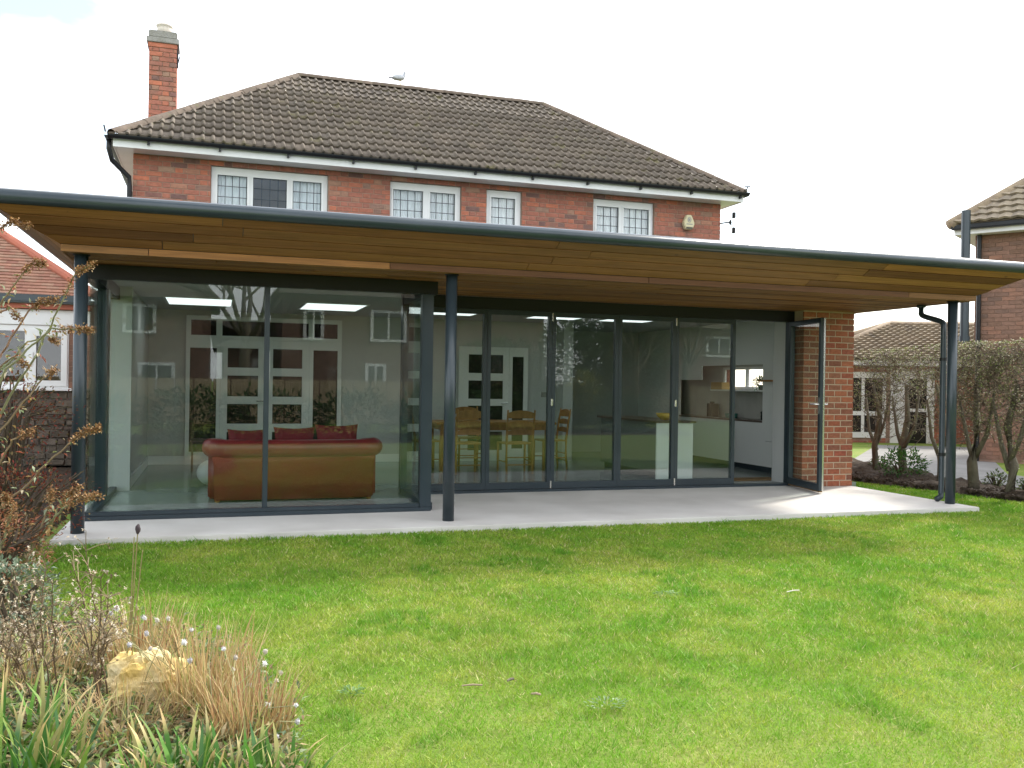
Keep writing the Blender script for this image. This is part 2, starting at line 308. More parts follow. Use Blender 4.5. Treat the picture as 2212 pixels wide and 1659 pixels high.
def base_of(parent):
    b = Vector((0, 0, 0))
    while parent is not None:
        b += parent.location; parent = parent.parent
    return b
def link(name, me, m=None, parent=None, loc=(0, 0, 0), rot=None, smooth=False, kind=None, world_loc=True):
    o = bpy.data.objects.new(name, me); COL.objects.link(o)
    if me is not None and m is not None and len(me.materials) == 0: me.materials.append(m)
    if parent is not None: o.parent = parent
    o.location = Vector(loc)*U - base_of(parent)
    if rot is not None: o.rotation_euler = rot
    if smooth and me is not None: me.polygons.foreach_set('use_smooth', [True]*len(me.polygons))
    if kind: o['kind'] = kind
    return o
def ob(name, mb, m, parent=None, smooth=False, kind=None, bevel=0, bseg=2):
    me = mb.mesh(name)
    if bevel:
        bm = bmesh.new(); bm.from_mesh(me)
        bmesh.ops.bevel(bm, geom=[e for e in bm.edges], offset=bevel*U, segments=bseg, affect='EDGES', clamp_overlap=True)
        bm.to_mesh(me); bm.free()
    return link(name, me, m, parent, smooth=smooth, kind=kind)
def thing(name, label, cat, loc, group=None):
    o = bpy.data.objects.new(name, None); COL.objects.link(o); o.location = Vector(loc)*U; o.empty_display_size = 0.1
    o['label'] = label; o['category'] = cat
    if group: o['group'] = group
    return o
def tag(o, label, cat, group=None):
    o['label'] = label; o['category'] = cat
    if group: o['group'] = group
    return o
def struct(o): o['kind'] = 'structure'; return o
def B(*a): return MB().box(*a)

_bm_cache = {}
def brick_mesh(w, h, d, key):
    k = (round(w, 3), round(h, 3), round(d, 3), key)
    if k not in _bm_cache:
        mb = B(-w/2, w/2, 0, d, -h/2, h/2)
        me = mb.mesh('brick'); bm = bmesh.new(); bm.from_mesh(me)
        fe = [e for e in bm.edges if all(abs(v.co.y) < 1e-6 for v in e.verts)]
        bmesh.ops.bevel(bm, geom=fe, offset=0.004*U, segments=1, affect='EDGES'); bm.to_mesh(me); bm.free()
        me.materials.append(M[key]); _bm_cache[k] = me
    return _bm_cache[k]
def lay_courses(x0, x1, z0, z1, course, pitch, joint, openings=(), bond='stretcher', first=0):
    """rectangles (x,z,w,h) of the bricks of a wall face"""
    out = []; k = first; z = z0
    while z + course*0.5 < z1:
        h = min(course, z1-z)-joint
        x = x0; seq = []
        if bond == 'stretcher':
            if k % 2: seq.append(pitch/2)
            while sum(seq) < x1-x0: seq.append(pitch)
        else:
            if k % 2: seq.append(pitch*0.25)
            hdr = k % 2
            while sum(seq) < x1-x0:
                seq.append(pitch*0.5 if hdr else pitch); hdr = not hdr
        for w in seq:
            a, b = x, min(x+w-joint, x1); x += w
            if b-a < 0.02: continue
            parts = [(a, b)]
            for ox0, ox1, oz0, oz1 in openings:
                if z+h > oz0+0.005 and z < oz1-0.005:
                    np_ = []
                    for p0, p1 in parts:
                        if p1 <= ox0 or p0 >= ox1: np_.append((p0, p1)); continue
                        if p0 < ox0-0.02: np_.append((p0, ox0))
                        if p1 > ox1+0.02: np_.append((ox1, p1))
                    parts = np_
            for p0, p1 in parts: out.append(((p0+p1)/2, z+h/2, p1-p0, h))
        z += course; k += 1
    return out
def face_bricks(parent, rects, y, key, depth=0.012, limit=300, order=None, rest_name='brickwork'):
    """bricks of a wall facing -y: the nearest as objects, the rest joined"""
    if order: rects = sorted(rects, key=order)
    for (x, z, w, h) in rects[:limit]:
        link('brick', brick_mesh(w, h, depth+0.02, key), None, parent, (x, y-depth+RND.uniform(-.002, .002), z))
    if len(rects) > limit:
        mb = MB()
        for (x, z, w, h) in rects[limit:]:
            dd = RND.uniform(-.002, .002); mb.box(x-w/2, x+w/2, y-depth+dd, y+.01, z-h/2, z+h/2, rnd=RND.random())
        ob(rest_name, mb, M[key], parent, kind='stuff')

# ------------------------------------------------------------------ ground
LAWN_Z = -0.035
mb = MB(); g = 900
mb.add([(-g, -g, LAWN_Z-.02), (g, -g, LAWN_Z-.02), (g, g, LAWN_Z-.02), (-g, g, LAWN_Z-.02)], [(0, 1, 2, 3)])
struct(ob('ground', mb, M['lawn']))
BED = [(-0.17, -0.36), (-0.22, -1.1), (0.0, -2.1), (0.36, -2.75), (0.85, -3.05), (1.12, -3.6), (1.22, -4.3), (1.27, -5.2), (1.2, -6.8)]
def sheet(poly, z, m, name):
    mb = MB(); mb.add([(x, y, z) for x, y in poly], [tuple(range(len(poly)))]); return struct(ob(name, mb, m))
# planted beds (uneven soil)
def soil_bed(name, poly, m, z=LAWN_Z-.01, amp=0.04, step=0.07):
    xs = [p[0] for p in poly]; ys = [p[1] for p in poly]
    def inside(x, y):
        c = False; n = len(poly)
        for i in range(n):
            (x0, y0), (x1, y1) = poly[i], poly[(i+1) % n]
            if (y0 > y) != (y1 > y) and x < (x1-x0)*(y-y0)/(y1-y0)+x0: c = not c
        return c
    mb = MB(); nx = int((max(xs)-min(xs))/step)+2; ny = int((max(ys)-min(ys))/step)+2; idx = {}
    for i in range(nx):
        for j in range(ny):
            x = min(xs)+i*step; y = min(ys)+j*step
            if not inside(x, y): continue
            h = amp*(0.5+0.5*math.sin(x*7.1+1.3*math.sin(y*5)))*(0.5+0.5*math.sin(y*6.3+x*3.1))+RND.uniform(0, amp*.7)
            idx[i, j] = len(mb.v); mb.v.append((x+RND.uniform(-.03, .03), y+RND.uniform(-.03, .03), z+h))
    for (i, j) in list(idx):
        q = [(i, j), (i+1, j), (i+1, j+1), (i, j+1)]
        if all(k in idx for k in q): mb.f.append(tuple(idx[k] for k in q))
    cnt_ = {}
    for f in mb.f:
        for i in f: cnt_[i] = cnt_.get(i, 0)+1
    mb.v = [(x, y, zz if cnt_.get(i, 0) >= 4 else LAWN_Z-.045) for i, (x, y, zz) in enumerate(mb.v)]
    return struct(ob(name, mb, m, smooth=True))
soil_bed('border_soil', BED+[(-3.2, -6.8), (-3.2, -0.36)], M['soil'])
soil_bed('side_soil', [(-0.2, -0.36), (-0.2, 6.2), (-4.0, 6.2), (-4.0, -0.36)], M['soil'])
HEDGE_F = [(9.15, 3.6), (9.354, 2.40), (9.60, 1.1), (9.79, 0.15), (9.95, -1.2)]
soil_bed('hedge_soil', HEDGE_F+[(10.9, -1.2), (10.75, 1.5), (11.1, 3.4), (11.5, 5.2), (9.0, 5.2)], M['soil'], amp=0.09)
sheet([(10.95, -2.5), (12.1, -2.5), (12.6, 3.0), (17.5, 8.3), (15.5, 9.3), (11.6, 5.4), (11.2, 3.3)], LAWN_Z-.012, M['path'], 'path')
sheet([(-40, 6.3), (-0.13, 6.3), (-0.13, 11.0), (14, 11.0), (14, 40), (-40, 40)], LAWN_Z-.014, M['path'], 'driveway')  # unseen grey ground, added to cut green lawn bounce on the eaves
sheet([(-40, -0.4), (-4.0, -0.4), (-4.0, 6.29), (-40, 6.29)], LAWN_Z-.014, M['path'], 'driveway')  # unseen, added for the same bounce further left
sheet([(8.97, 3.7), (11.0, 5.3), (12.0, 10.99), (8.97, 10.99)], LAWN_Z-.013, M['path'], 'side_path')  # unseen, added against lawn bounce on the right of the house
soil_bed('rear_soil', [(-7, -9.3), (14, -9.3), (14, -13.2), (-7, -13.2)], M['soil'], step=.3)
patio = MB(); patio.box(-0.152, 8.675, -0.313, 1.97, -0.16, 0.0)
struct(ob('patio', patio, M['slab'], bevel=0.006))

# ------------------------------------------------------------------ the garden room
def grid_boxes(mb, a0, a1, b0, b1, holes, fn):
    A = sorted({a0, a1, *[h[0] for h in holes], *[h[1] for h in holes]}); A = [a for a in A if a0 <= a <= a1]
    Bz = sorted({b0, b1, *[h[2] for h in holes], *[h[3] for h in holes]}); Bz = [b for b in Bz if b0 <= b <= b1]
    for j in range(len(Bz)-1):
        run = None
        for i in range(len(A)-1):
            ca, cb = (A[i]+A[i+1])/2, (Bz[j]+Bz[j+1])/2
            solid = not any(h[0] < ca < h[1] and h[2] < cb < h[3] for h in holes)
            if solid: run = (run[0], A[i+1]) if run else (A[i], A[i+1])
            if (not solid or i == len(A)-2) and run:
                mb.box(*fn(run[0], run[1], Bz[j], Bz[j+1])); run = None
    return mb
def wallY(y0, y1): return lambda a0, a1, b0, b1: (a0, a1, y0, y1, b0, b1)
def wallX(x0, x1): return lambda a0, a1, b0, b1: (x0, x1, a0, a1, b0, b1)
def slabZ(z0, z1): return lambda a0, a1, b0, b1: (a0, a1, b0, b1, z0, z1)

H = 2.19; XM, XR = 2.995, 8.584
YB, YD = 0.66, 1.94
GR = thing('garden_room', 'single storey glazed extension with timber lined canopy roof and grey frames', 'extension', (4.3, 2.0, 0))
SKY = [(0.44, 1.20), (2.10, 2.85), (3.75, 4.5), (5.35, 6.10), (6.50, 7.25)]; SY0, SY1 = 3.75, 4.80
holes = []
SL, SR, CF, ZS = -0.126, 8.754, -0.153, 2.241
EL, ER, EF, ZE = -0.545, 9.158, -0.545, 2.456
deck = MB(); grid_boxes(deck, SL, SR, CF, 5.86, holes, slabZ(2.245, 2.54))
s = 0.02
for q in (  # tapered margins over the sloping soffit
    [(EL, EF, ZE+s), (ER, EF, ZE+s), (SR, CF, ZS+s), (SL, CF, ZS+s)],
    [(EL, 5.86, ZE+s), (EL, EF, ZE+s), (SL, CF, ZS+s), (SL, 5.86, ZS+s)],
    [(ER, EF, ZE+s), (ER, 5.86, ZE+s), (SR, 5.86, ZS+s), (SR, CF, ZS+s)]):
    deck.add(q+[(x, y, 2.541) for x, y, z in q], [(0, 1, 2, 3), (7, 6, 5, 4), (0, 4, 5, 1), (1, 5, 6, 2), (2, 6, 7, 3), (3, 7, 4, 0)])
deck_o = ob('roof_deck', deck, M['frame'], GR)
mb = MB(); mb.tube([(EL, 5.86, 2.508), (EL, EF, 2.508), (ER, EF, 2.508), (ER, 5.86, 2.508)], 0.056, 14)
ob('roof_edge_trim', mb, M['frame'], GR, smooth=True)
# soffit: backing plus every board
sb = MB(); sb.box(SL+.01, SR-.01, CF+.012, 1.90, 2.206, 2.243); soff = ob('soffit', sb, M['dark'], GR)
def plank(q, up):                                    # q: four lower corners (counter-clockwise seen from below)
    q = [Vector(p) for p in q]; up = Vector(up)
    mb = MB(); j = RND.uniform(-.002, .002)
    mb.add([p+up*j for p in q]+[p+up*0.014 for p in q], [(0, 1, 2, 3), (7, 6, 5, 4), (0, 4, 5, 1), (1, 5, 6, 2), (2, 6, 7, 3), (3, 7, 4, 0)])
    ob('plank', mb, M['plank'], soff)
def splits(a, b, seed):
    r = random.Random(seed); out = [a]; x = a+r.uniform(0.6, 2.8)
    while x < b-0.5: out.append(x); x += r.uniform(1.7, 3.6)
    return out+[b]
gp = 0.006
nrow = 4
for i in range(nrow):                                # front slope
    t0, t1 = i/nrow, (i+1)/nrow
    def P(t, x, lo, hi): return (x, EF+t*(CF-EF), ZE+t*(ZS-ZE))
    nrm = Vector((0, (ZS-ZE), -(CF-EF))).normalized()*-1
    l0, l1 = EL+t0*(SL-EL), EL+t1*(SL-EL); r0, r1 = ER+t0*(SR-ER), ER+t1*(SR-ER)
    ss = splits(l0, r0, 11+i); d = gp/0.43*0.9
    for k in range(len(ss)-1):
        a0 = a1 = ss[k]; b0 = b1 = ss[k+1]-gp
        if k == 0: a0, a1 = l0+.004, l1+.004
        if k == len(ss)-2: b0, b1 = r0-.004, r1-.004
        plank([P(t0+d, a0, 0, 0), P(t1-d, a1, 0, 0), P(t1-d, b1, 0, 0), P(t0+d, b0, 0, 0)], (0, .48, .88))
ss = splits(SL, SR, 31)                              # the upright step board
for k in range(len(ss)-1):
    plank([(ss[k], CF, H-.004), (ss[k+1]-gp, CF, H-.004), (ss[k+1]-gp, CF, ZS-.002), (ss[k], CF, ZS-.002)], (0, 1, 0))
yy = CF+0.016; i = 0; BWID = 0.118                    # flat boards
while yy < 1.88:
    y1 = min(yy+BWID, 1.90); ss = splits(SL, SR, 50+i)
    for k in range(len(ss)-1):
        plank([(ss[k], yy, H), (ss[k], y1-gp*1.7, H), (ss[k+1]-gp, y1-gp*1.7, H), (ss[k+1]-gp, yy, H)], (0, 0, 1))
    yy = y1; i += 1
for sgn, e, sl in ((-1, EL, SL), (1, ER, SR)):        # side slopes
    for i in range(nrow):
        t0, t1 = i/nrow, (i+1)/nrow; d = 0.006
        x0, x1 = e+(t0+d)*(sl-e), e+(t1-d)*(sl-e); z0, z1 = ZE+(t0+d)*(ZS-ZE), ZE+(t1-d)*(ZS-ZE)
        y0, y1 = EF+t0*(CF-EF)+.004, EF+t1*(CF-EF)+.004
        cut = 2.4+0.5*math.sin(i*2.1)
        for (ya, yb, yc) in ((y0, y1, cut), (cut+gp, cut+gp, 5.8)):
            plank([(x0, ya, z0), (x0, yc, z0), (x1, yc, z1), (x1, yb, z1)] if sgn > 0 else [(x0, ya, z0), (x1, yb, z1), (x1, yc, z1), (x0, yc, z0)], (-.3*sgn, 0, .9))
    stp = MB()
    x = sl
    q = (x, x+.012) if sgn < 0 else (x-.012, x)
    for ya, yb in ((CF+.014, 2.0), (2.002, 4.1), (4.102, 5.8)):
        mbp = MB(); mbp.box(q[0], q[1], ya, yb, H-.004, ZS-.002); ob('plank', mbp, M['plank'], soff)
# posts with base plates and collars
for x in (0.0, XM, XR):
    mb = MB(); mb.tube([(x, 0, 0), (x, 0, H-.012)], 0.051, 24); po = ob('post', mb, M['frame'], GR, smooth=True)
    for p in po.data.polygons: p.use_smooth = len(p.vertices) == 4
    mb = MB(); mb.lathe((x, 0, H-.012), [(0.064, 0), (0.064, 0.010)], 24); ob('post_collar', mb, M['black'], po)
# downpipe behind the last post
p0 = on_ground(1990, 659, H); px, py = 8.655, 0.20
mb = MB(); mb.lathe((p0[0], p0[1], H-.03), [(.05, 0), (.05, .03)], 16)
pts = [(p0[0], p0[1], H-.02), (p0[0], p0[1], H-.10)]
for k in range(1, 9):
    t = k/8; e = t*t*(3-2*t); pts.append((p0[0]+(px-p0[0])*e, p0[1]+(py-p0[1])*e, H-.10-.13*t))
pts += [(px, py, H-.32), (px, py, 0.10), (px-.015, py-.01, 0.05), (px-.08, py-.02, 0.025)]
mb.tube(pts, 0.031, 12); dp = ob('downpipe', mb, M['frame'], GR, smooth=True)
for zz in (0.5, 1.55):
    mb = MB(); mb.lathe((px, py, zz), [(.037, 0), (.037, .035)], 14); ob('pipe_clip', mb, M['black'], dp)

# header beams, the shade on them put into a black colour
hb = MB(); hb.box(-0.03, 3.02, YB-.045, YB+.045, 2.065, H-.001); ob('header_beam', hb, M['black'], GR, bevel=.004)
hb = MB(); hb.box(2.94, 7.93, YD-.05, YD+.06, 2.055, H-.001); ob('header_beam', hb, M['black'], GR, bevel=.004)
hb = MB(); hb.box(-0.055, 0.035, YB+.046, 2.72, 2.065, H-.001); ob('header_beam', hb, M['black'], GR)
hb = MB(); hb.box(2.945, 3.019, YB+.046, YD-.051, 2.065, H-.001); ob('header_beam', hb, M['black'], GR)
# the glazed bay: sills, uprights, panes
bay = ob('bay_window', B(-0.045, 2.985, YB-.04, YB+.04, 0.0, 0.038), M['frame'], GR, bevel=.004)
def part(name, mb, m, parent, **k): return ob(name, mb, M[m], parent, **k)
part('bottom_rail', B(-0.03, 2.87, YB-.028, YB+.028, 0.039, 0.075), 'frame', bay, bevel=.003)
part('mullion', B(1.429, 1.474, YB-.03, YB+.03, 0.0755, 2.064), 'frame', bay, bevel=.003)
part('corner_post', B(2.872, 2.982, YB-.041, YB+.05, 0.0385, 2.064), 'frame', bay, bevel=.004)
part('side_sill', B(-0.045, 0.03, YB+.041, 2.72, 0.0, 0.06), 'frame', bay)
part('side_post', B(-0.05, 0.045, 1.52, 1.70, 0.061, 2.064), 'frame', bay)
part('side_sill', B(2.945, 3.015, YB+.051, YD-.05, 0.0, 0.07), 'frame', bay)
part('side_post', B(2.94, 3.02, YD-.049, YD+.05, 0.0, 2.054), 'frame', bay)
for x0, x1 in ((-0.03, 1.429), (1.474, 2.872)): part('pane', B(x0, x1, YB-.006, YB+.006, 0.0755, 2.064), 'glass', bay)
part('pane', B(-0.016, -0.004, YB+.012, 1.52, 0.061, 2.064), 'glass', bay)
part('pane', B(-0.016, -0.004, 1.70, 2.72, 0.061, 2.064), 'glass', bay)
part('pane', B(2.974, 2.986, YB+.051, YD-.05, 0.071, 2.064), 'glass', bay)

# folding doors
thr = ob('threshold', B(3.02, 7.93, YD-.06, YD+.07, -0.02, 0.028), M['frame'], GR, bevel=.004)
def leaf(x0, x1, y=YD, rails=0.075, stile=0.042):
    mb = MB(); z0, z1 = 0.032, 2.053
    mb.box(x0, x0+stile, y-.03, y+.03, z0, z1); mb.box(x1-stile, x1, y-.03, y+.03, z0, z1)
    mb.box(x0+stile, x1-stile, y-.029, y+.029, z0, z0+rails); mb.box(x0+stile, x1-stile, y-.029, y+.029, z1-.052, z1)
    lf = ob('door_leaf', mb, M['frame'], GR)
    part('pane', B(x0+stile-.004, x1-stile+.004, y-.008, y+.004, z0+rails, z1-.052), 'glass', lf)
    return lf
ed = [3.022, 3.907, 4.685, 5.522, 6.274, 7.10]
leaves = [leaf(ed[k]+.0015, ed[k+1]-.0015) for k in range(5)]
for k, x in ((1, 4.685), (3, 6.274)):
    lf = leaves[k]
    for z0, z1 in ((0.036, 0.12), (1.95, 2.04)): part('hinge', B(x-.009, x+.009, YD-.044, YD-.0305, z0, z1), 'chrome', lf, bevel=.002)
    part('pull_handle', B(x-.012, x+.012, YD-.047, YD-.0305, 0.98, 1.06), 'chrome', lf, bevel=.004)
# the open leaf, swung out
hx, hy = 7.872, YD-.06; tip = Vector((7.73, 1.06)); dv = Vector((tip.x-hx, tip.y-hy)); L = dv.length; ang = math.atan2(dv.y, dv.x)
def swing(mb):
    c, s_ = math.cos(ang), math.sin(ang); mb.v = [(hx+x*c-y*s_, hy+x*s_+y*c, z) for x, y, z in mb.v]; return mb
z0, z1 = 0.03, 2.05
mb = MB(); mb.box(0, .045, -.03, .03, z0, z1); mb.box(L-.05, L, -.03, .03, z0, z1); mb.box(.045, L-.05, -.029, .029, z0, z0+.08); mb.box(.045, L-.05, -.029, .029, z1-.055, z1)
od = ob('door_leaf', swing(mb), M['frame'], GR); od['label'] = 'end leaf swung open outwards'
part('pane', swing(B(.043, L-.048, -.006, .006, z0+.08, z1-.055)), 'glass', od)
part('edge_seal', swing(B(L+.0005, L+.004, .006, .026, z0, z1)), 'chrome', od)
part('weather_strip', swing(B(0.02, L-.01, -.02, .02, z0-.016, z0-.001)), 'mat', od)
for s_ in (-1, 1):
    mb = MB(); mb.box(L-.04, L-.012, .0305*s_ if s_ > 0 else -.036, .036 if s_ > 0 else -.0305, .93, 1.12)
    mb.tube([(L-.026, .036*s_, 1.04), (L-.026, .075*s_, 1.04), (L-.14, .075*s_, 1.04)], .009, 8)
    part('lever_handle', swing(mb), 'chrome', od, smooth=False)
part('frame_jamb', B(7.874, 7.93, YD-.05, YD+.06, 0.028, 2.055), 'frame', GR)

# brick pier beside the doors
PY = 1.70
pier = ob('brick_pier', B(7.935, 8.668, PY+.004, 2.30, -0.02, 2.205), M['mortar_new'], GR)
face_bricks(pier, lay_courses(7.93, 8.675, 0.004, 2.19, 0.0752, 0.190, 0.0125), PY+.004, 'brick_new', depth=.005, limit=300)
mb = MB()                                            # its garden-side return
for (a, z, w, h) in lay_courses(PY, 2.30, 0.004, 2.19, 0.0752, 0.190, 0.0095, first=1):
    mb.box(8.667, 8.677, a-w/2, a+w/2, z-h/2, z+h/2, rnd=RND.random())
ob('brickwork', mb, M['brick_new'], pier, kind='stuff')
for (a, z, w, h) in lay_courses(PY, 1.885, 0.004, 2.05, 0.0752, 0.190, 0.0125, first=1):
    link('brick', B(7.929, 7.94, a-w/2, a+w/2, z-h/2, z+h/2).mesh('brick'), M['brick_new'], pier)
part('reveal_lining', B(7.9305, 7.9345, YD+.061, 2.299, 0.0142, 2.205), 'inwhite', GR)
# room shell
sh = B(-0.01, 2.96, YB+.03, YD+.02, -0.12, 0.014); sh.box(0.0, 8.95, YD+.02, 7.45, -0.12, 0.0141); room_floor = ob('floor', sh, M['floor'], GR)
ce = MB(); grid_boxes(ce, 0.0, 8.95, YD+.06, 7.45, holes, slabZ(2.206, 2.2445)); ce.box(0.03, 2.945, YB+.045, YD+.06, 2.2066, 2.2446); ob('ceiling', ce, M['ceil'], GR)
for a, b in SKY:  # glowing panels added in place of rooflights, also brightening the room
    mb = MB()
    for q in ((a-.03, a, SY0-.03, SY1+.03), (b, b+.03, SY0-.03, SY1+.03), (a, b, SY0-.03, SY0), (a, b, SY1, SY1+.03)): mb.box(*q, 2.196, 2.2055)
    rl = ob('ceiling_light', mb, M['satin'], GR); part('diffuser', B(a+.0005, b-.0005, SY0+.0005, SY1-.0005, 2.198, 2.2056), 'led', rl)
dd = [(1.19, 1.615), (1.82, 2.237)]; rows = [(1.40, 1.68), (0.985, 1.285), (0.592, 0.876), (0.17, 0.472)]
wall = MB(); grid_boxes(wall, 0.0, 6.43, 0.0142, 2.206, [(0.625, 2.81, 0.0142, 2.13), (4.62, 5.755, 0.0142, 1.80)], wallY(5.85, 5.89))
ob('inner_wall', wall, M['inwhite'], GR)
ob('inner_wall', B(0.0, 0.13, 2.75, 5.849, 0.0142, 2.206), M['inwhite'], GR)
ob('inner_wall', B(-0.04, 0.158, 2.721, 2.80, 0.0142, 2.2061), M['inwhite'], GR)
ob('inner_wall', B(6.26, 6.425, 5.55, 5.849, 0.0142, 2.206), M['inwhite'], GR)
ob('inner_wall', B(6.43, 8.9, 7.40, 7.45, 0.0142, 2.206), M['inwhite'], GR)
ob('inner_wall', B(6.38, 6.43, 5.891, 7.40, 0.0142, 2.206), M['inwhite'], GR)
sk = B(0.131, 0.62, 5.83, 5.849, 0.0145, 0.13); sk.box(2.815, 4.615, 5.83, 5.849, 0.0145, 0.13); sk.box(5.76, 6.259, 5.83, 5.849, 0.0145, 0.13); sk.box(0.1305, .148, 2.81, 5.829, .0145, .13)
ob('skirting', sk, M['satin'], GR)
def door_panel(name, x0, x1, z0, z1, hs, label=None):
    mb = MB(); grid_boxes(mb, x0, x1, z0, z1, hs, wallY(5.80, 5.84)); d = ob(name, mb, M['satin'], GR)
    for h in hs: part('pane', B(h[0]-.005, h[1]+.005, 5.815, 5.825, h[2]-.005, h[3]+.005), 'darkpane', d)
    return d
door_panel('fanlight', 0.625, 2.81, 1.80, 2.13, [(0.69, 1.03, 1.853, 2.072), (1.112, 2.322, 1.853, 2.068), (2.403, 2.746, 1.853, 2.068)])
door_panel('sidelight', 0.625, 1.092, 0.0145, 1.799, [(0.68, 1.04, 0.19, 1.673)])
door_panel('sidelight', 2.345, 2.81, 0.0145, 1.799, [(2.397, 2.752, 0.19, 1.676)])
a = door_panel('internal_door', 1.094, 1.716, 0.0145, 1.7985, [(1.19, 1.615, r0, r1) for r0, r1 in rows])
b = door_panel('internal_door', 1.719, 2.343, 0.0145, 1.7985, [(1.82, 2.237, r0, r1) for r0, r1 in rows])
c = door_panel('internal_door', 4.62, 5.44, 0.0145, 1.799, [(4.775, 5.34, 1.386, 1.677), (4.775, 5.34, 0.984, 1.27), (4.775, 5.34, 0.59, 0.876), (4.775, 5.34, 0.18, 0.47)])
door_panel('sidelight', 5.442, 5.755, 0.0145, 1.7995, [(5.495, 5.682, 0.2, 1.655)])
for d, x, sg in ((a, 1.69, -1), (c, 5.40, -1)):
    mb = MB(); mb.tube([(x, 5.80, .92), (x, 5.755, .92), (x+.1*sg, 5.755, .92)], .009, 6); part('lever_handle', mb, 'chrome', d)
part('light_switch', B(6.0, 6.22, 5.838, 5.849, 1.02, 1.10), 'concrete', GR)
# kitchen side
kx = 8.48
kw = MB(); grid_boxes(kw, 2.31, 7.39, 0.10, 2.206, [(3.39, 5.1, 0.75, 1.56), (5.1, 5.81, 0.75, 1.335)], wallX(kx, kx+.02)); ku = ob('kitchen_units', kw, M['satin'], GR)
part('plinth', B(kx+.04, kx+.06, 2.31, 7.39, 0.0145, 0.099), 'frame', ku)
part('worktop', B(kx-.012, kx+.30, 3.392, 5.808, 0.722, 0.749), 'worktop', ku)
kb = MB(); grid_boxes(kb, 2.31, 7.39, 0.7495, 2.206, [(3.6, 4.95, 1.19, 1.54)], wallX(kx+.30, kx+.34)); part('splashback', kb, 'splash', ku)
wf = MB(); grid_boxes(wf, 3.6, 4.95, 1.19, 1.54, [(3.65, 4.25, 1.235, 1.50), (4.31, 4.90, 1.235, 1.50)], wallX(kx+.305, kx+.335)); part('window_frame', wf, 'white', ku)
part('window_pane', B(kx+.315, kx+.322, 3.65, 4.90, 1.235, 1.50), 'winglass', ku)
part('shelf', B(kx+.1, kx+.299, 3.395, 5.0, 1.165, 1.185), 'satin', ku)
part('shelf', B(kx-.10, kx-.001, 2.95, 3.36, 1.31, 1.335), 'oak', ku)
part('light_switch', B(kx-.012, kx-.001, 2.86, 2.94, 1.05, 1.13), 'chrome', ku)
part('drawer_gap', B(kx-.002, kx-.0005, 2.97, 3.3, .46, .466), 'emblem', ku)
ob('inner_wall', B(7.936, 8.479, 2.301, 2.345, 0.0142, 2.206), M['inwhite'], GR)
sw = MB(); grid_boxes(sw, 2.302, 7.45, 0.0, 2.205, [(3.6, 4.95, 1.19, 1.54)], wallX(8.86, 8.95)); ob('side_wall', sw, M['brick_new'], GR)
ob('side_wall', B(-0.12, -0.045, 2.80, 5.86, 0.0, 2.205), M['brick_new'], GR)

# ------------------------------------------------------------------ furniture behind the glass
so = thing('sofa', 'oxblood leather chesterfield sofa standing with its back to the glass', 'sofa', (1.8, 1.5, 0.014))
def soft(name, mb, m, parent, bev=.03): return ob(name, mb, M[m], parent, smooth=True, bevel=bev, bseg=3)
y0 = 1.50
mb = MB(); prof = [(-.775, .035), (.775, .035), (.785, .40), (.80, .48), (-.80, .48), (-.785, .40)]
mb.prism([(1.795+x, z) for x, z in prof], y0, y0+.16); soft('back_panel', mb, 'leather_back', so, .012)
mb = MB(); pts = []; rad = []
zr = 0.548
path = [(.985, y0+.75, zr-.03), (.985, y0+.40, zr-.02), (.99, y0+.14, zr), (1.03, y0+.045, zr), (1.12, y0+.03, zr-.006), (1.8, y0+.03, zr-.008), (2.46, y0+.03, zr-.006), (2.56, y0+.045, zr), (2.60, y0+.14, zr), (2.605, y0+.40, zr-.02), (2.605, y0+.75, zr-.03)]
mb.tube(path, [.085, .088, .094, .097, .09, .088, .09, .097, .094, .088, .085], 16); ob('rolled_back', mb, M['leather'], so, smooth=True)
for x0, x1 in ((.96, 1.09), (2.50, 2.63)): soft('arm', B(x0, x1, y0+.165, y0+.76, .035, .50), 'leather', so, .02)
soft('seat_base', B(1.095, 2.495, y0+.165, y0+.74, .06, .25), 'leather', so, .02)
for k in range(3): soft('seat_cushion', B(1.10+k*.466, 1.10+k*.466+.46, y0+.17, y0+.75, .255, .37), 'leather', so, .035)
for x in (1.05, 2.54):
    for yy in (y0+.05, y0+.70): part('foot', MB().lathe((x, yy, .0145), [(.02, 0), (.028, .02), (.02, .045)], 10), 'oak', so)
def cushion(x, y, z, w, h, tilt, yaw, label):
    mb = MB(); n = 8; vs = []
    for s_ in (1, -1):
        for i in range(n+1):
            for j in range(n+1):
                a_, b_ = i/n*2-1, j/n*2-1
                pinch = 1-.10*(1-abs(a_)**2)*abs(b_)**3-.0; pin2 = 1-.10*(1-abs(b_)**2)*abs(a_)**3
                th = .055*max(0, (1-a_**4))**.5*max(0, (1-b_**4))**.5
                vs.append(Vector((a_*w/2*pin2, s_*th, b_*h/2*pinch)))
    R_ = Matrix.Rotation(yaw, 3, 'Z') @ Matrix.Rotation(tilt, 3, 'X')
    fs = []
    for k in range(2):
        o_ = k*(n+1)**2
        for i in range(n):
            for j in range(n):
                q = (o_+i*(n+1)+j, o_+(i+1)*(n+1)+j, o_+(i+1)*(n+1)+j+1, o_+i*(n+1)+j+1); fs.append(q if k else q[::-1])
    mb.add([R_@v+Vector((x, y, z)) for v in vs], fs)
    o = ob('cushion', mb, M['cushion'], None, smooth=True); tag(o, label, 'cushion')
cushion(1.34, y0+.27, .553, .40, .36, -.35, .05, 'dark red cushion propped at the rolled left end of the sofa')
cushion(1.80, y0+.27, .563, .42, .38, -.30, -.05, 'dark red cushion in the middle of the sofa back')
cushion(2.24, y0+.26, .578, .46, .40, -.25, .12, 'dark red cushion with pointed corner standing tallest on the sofa')
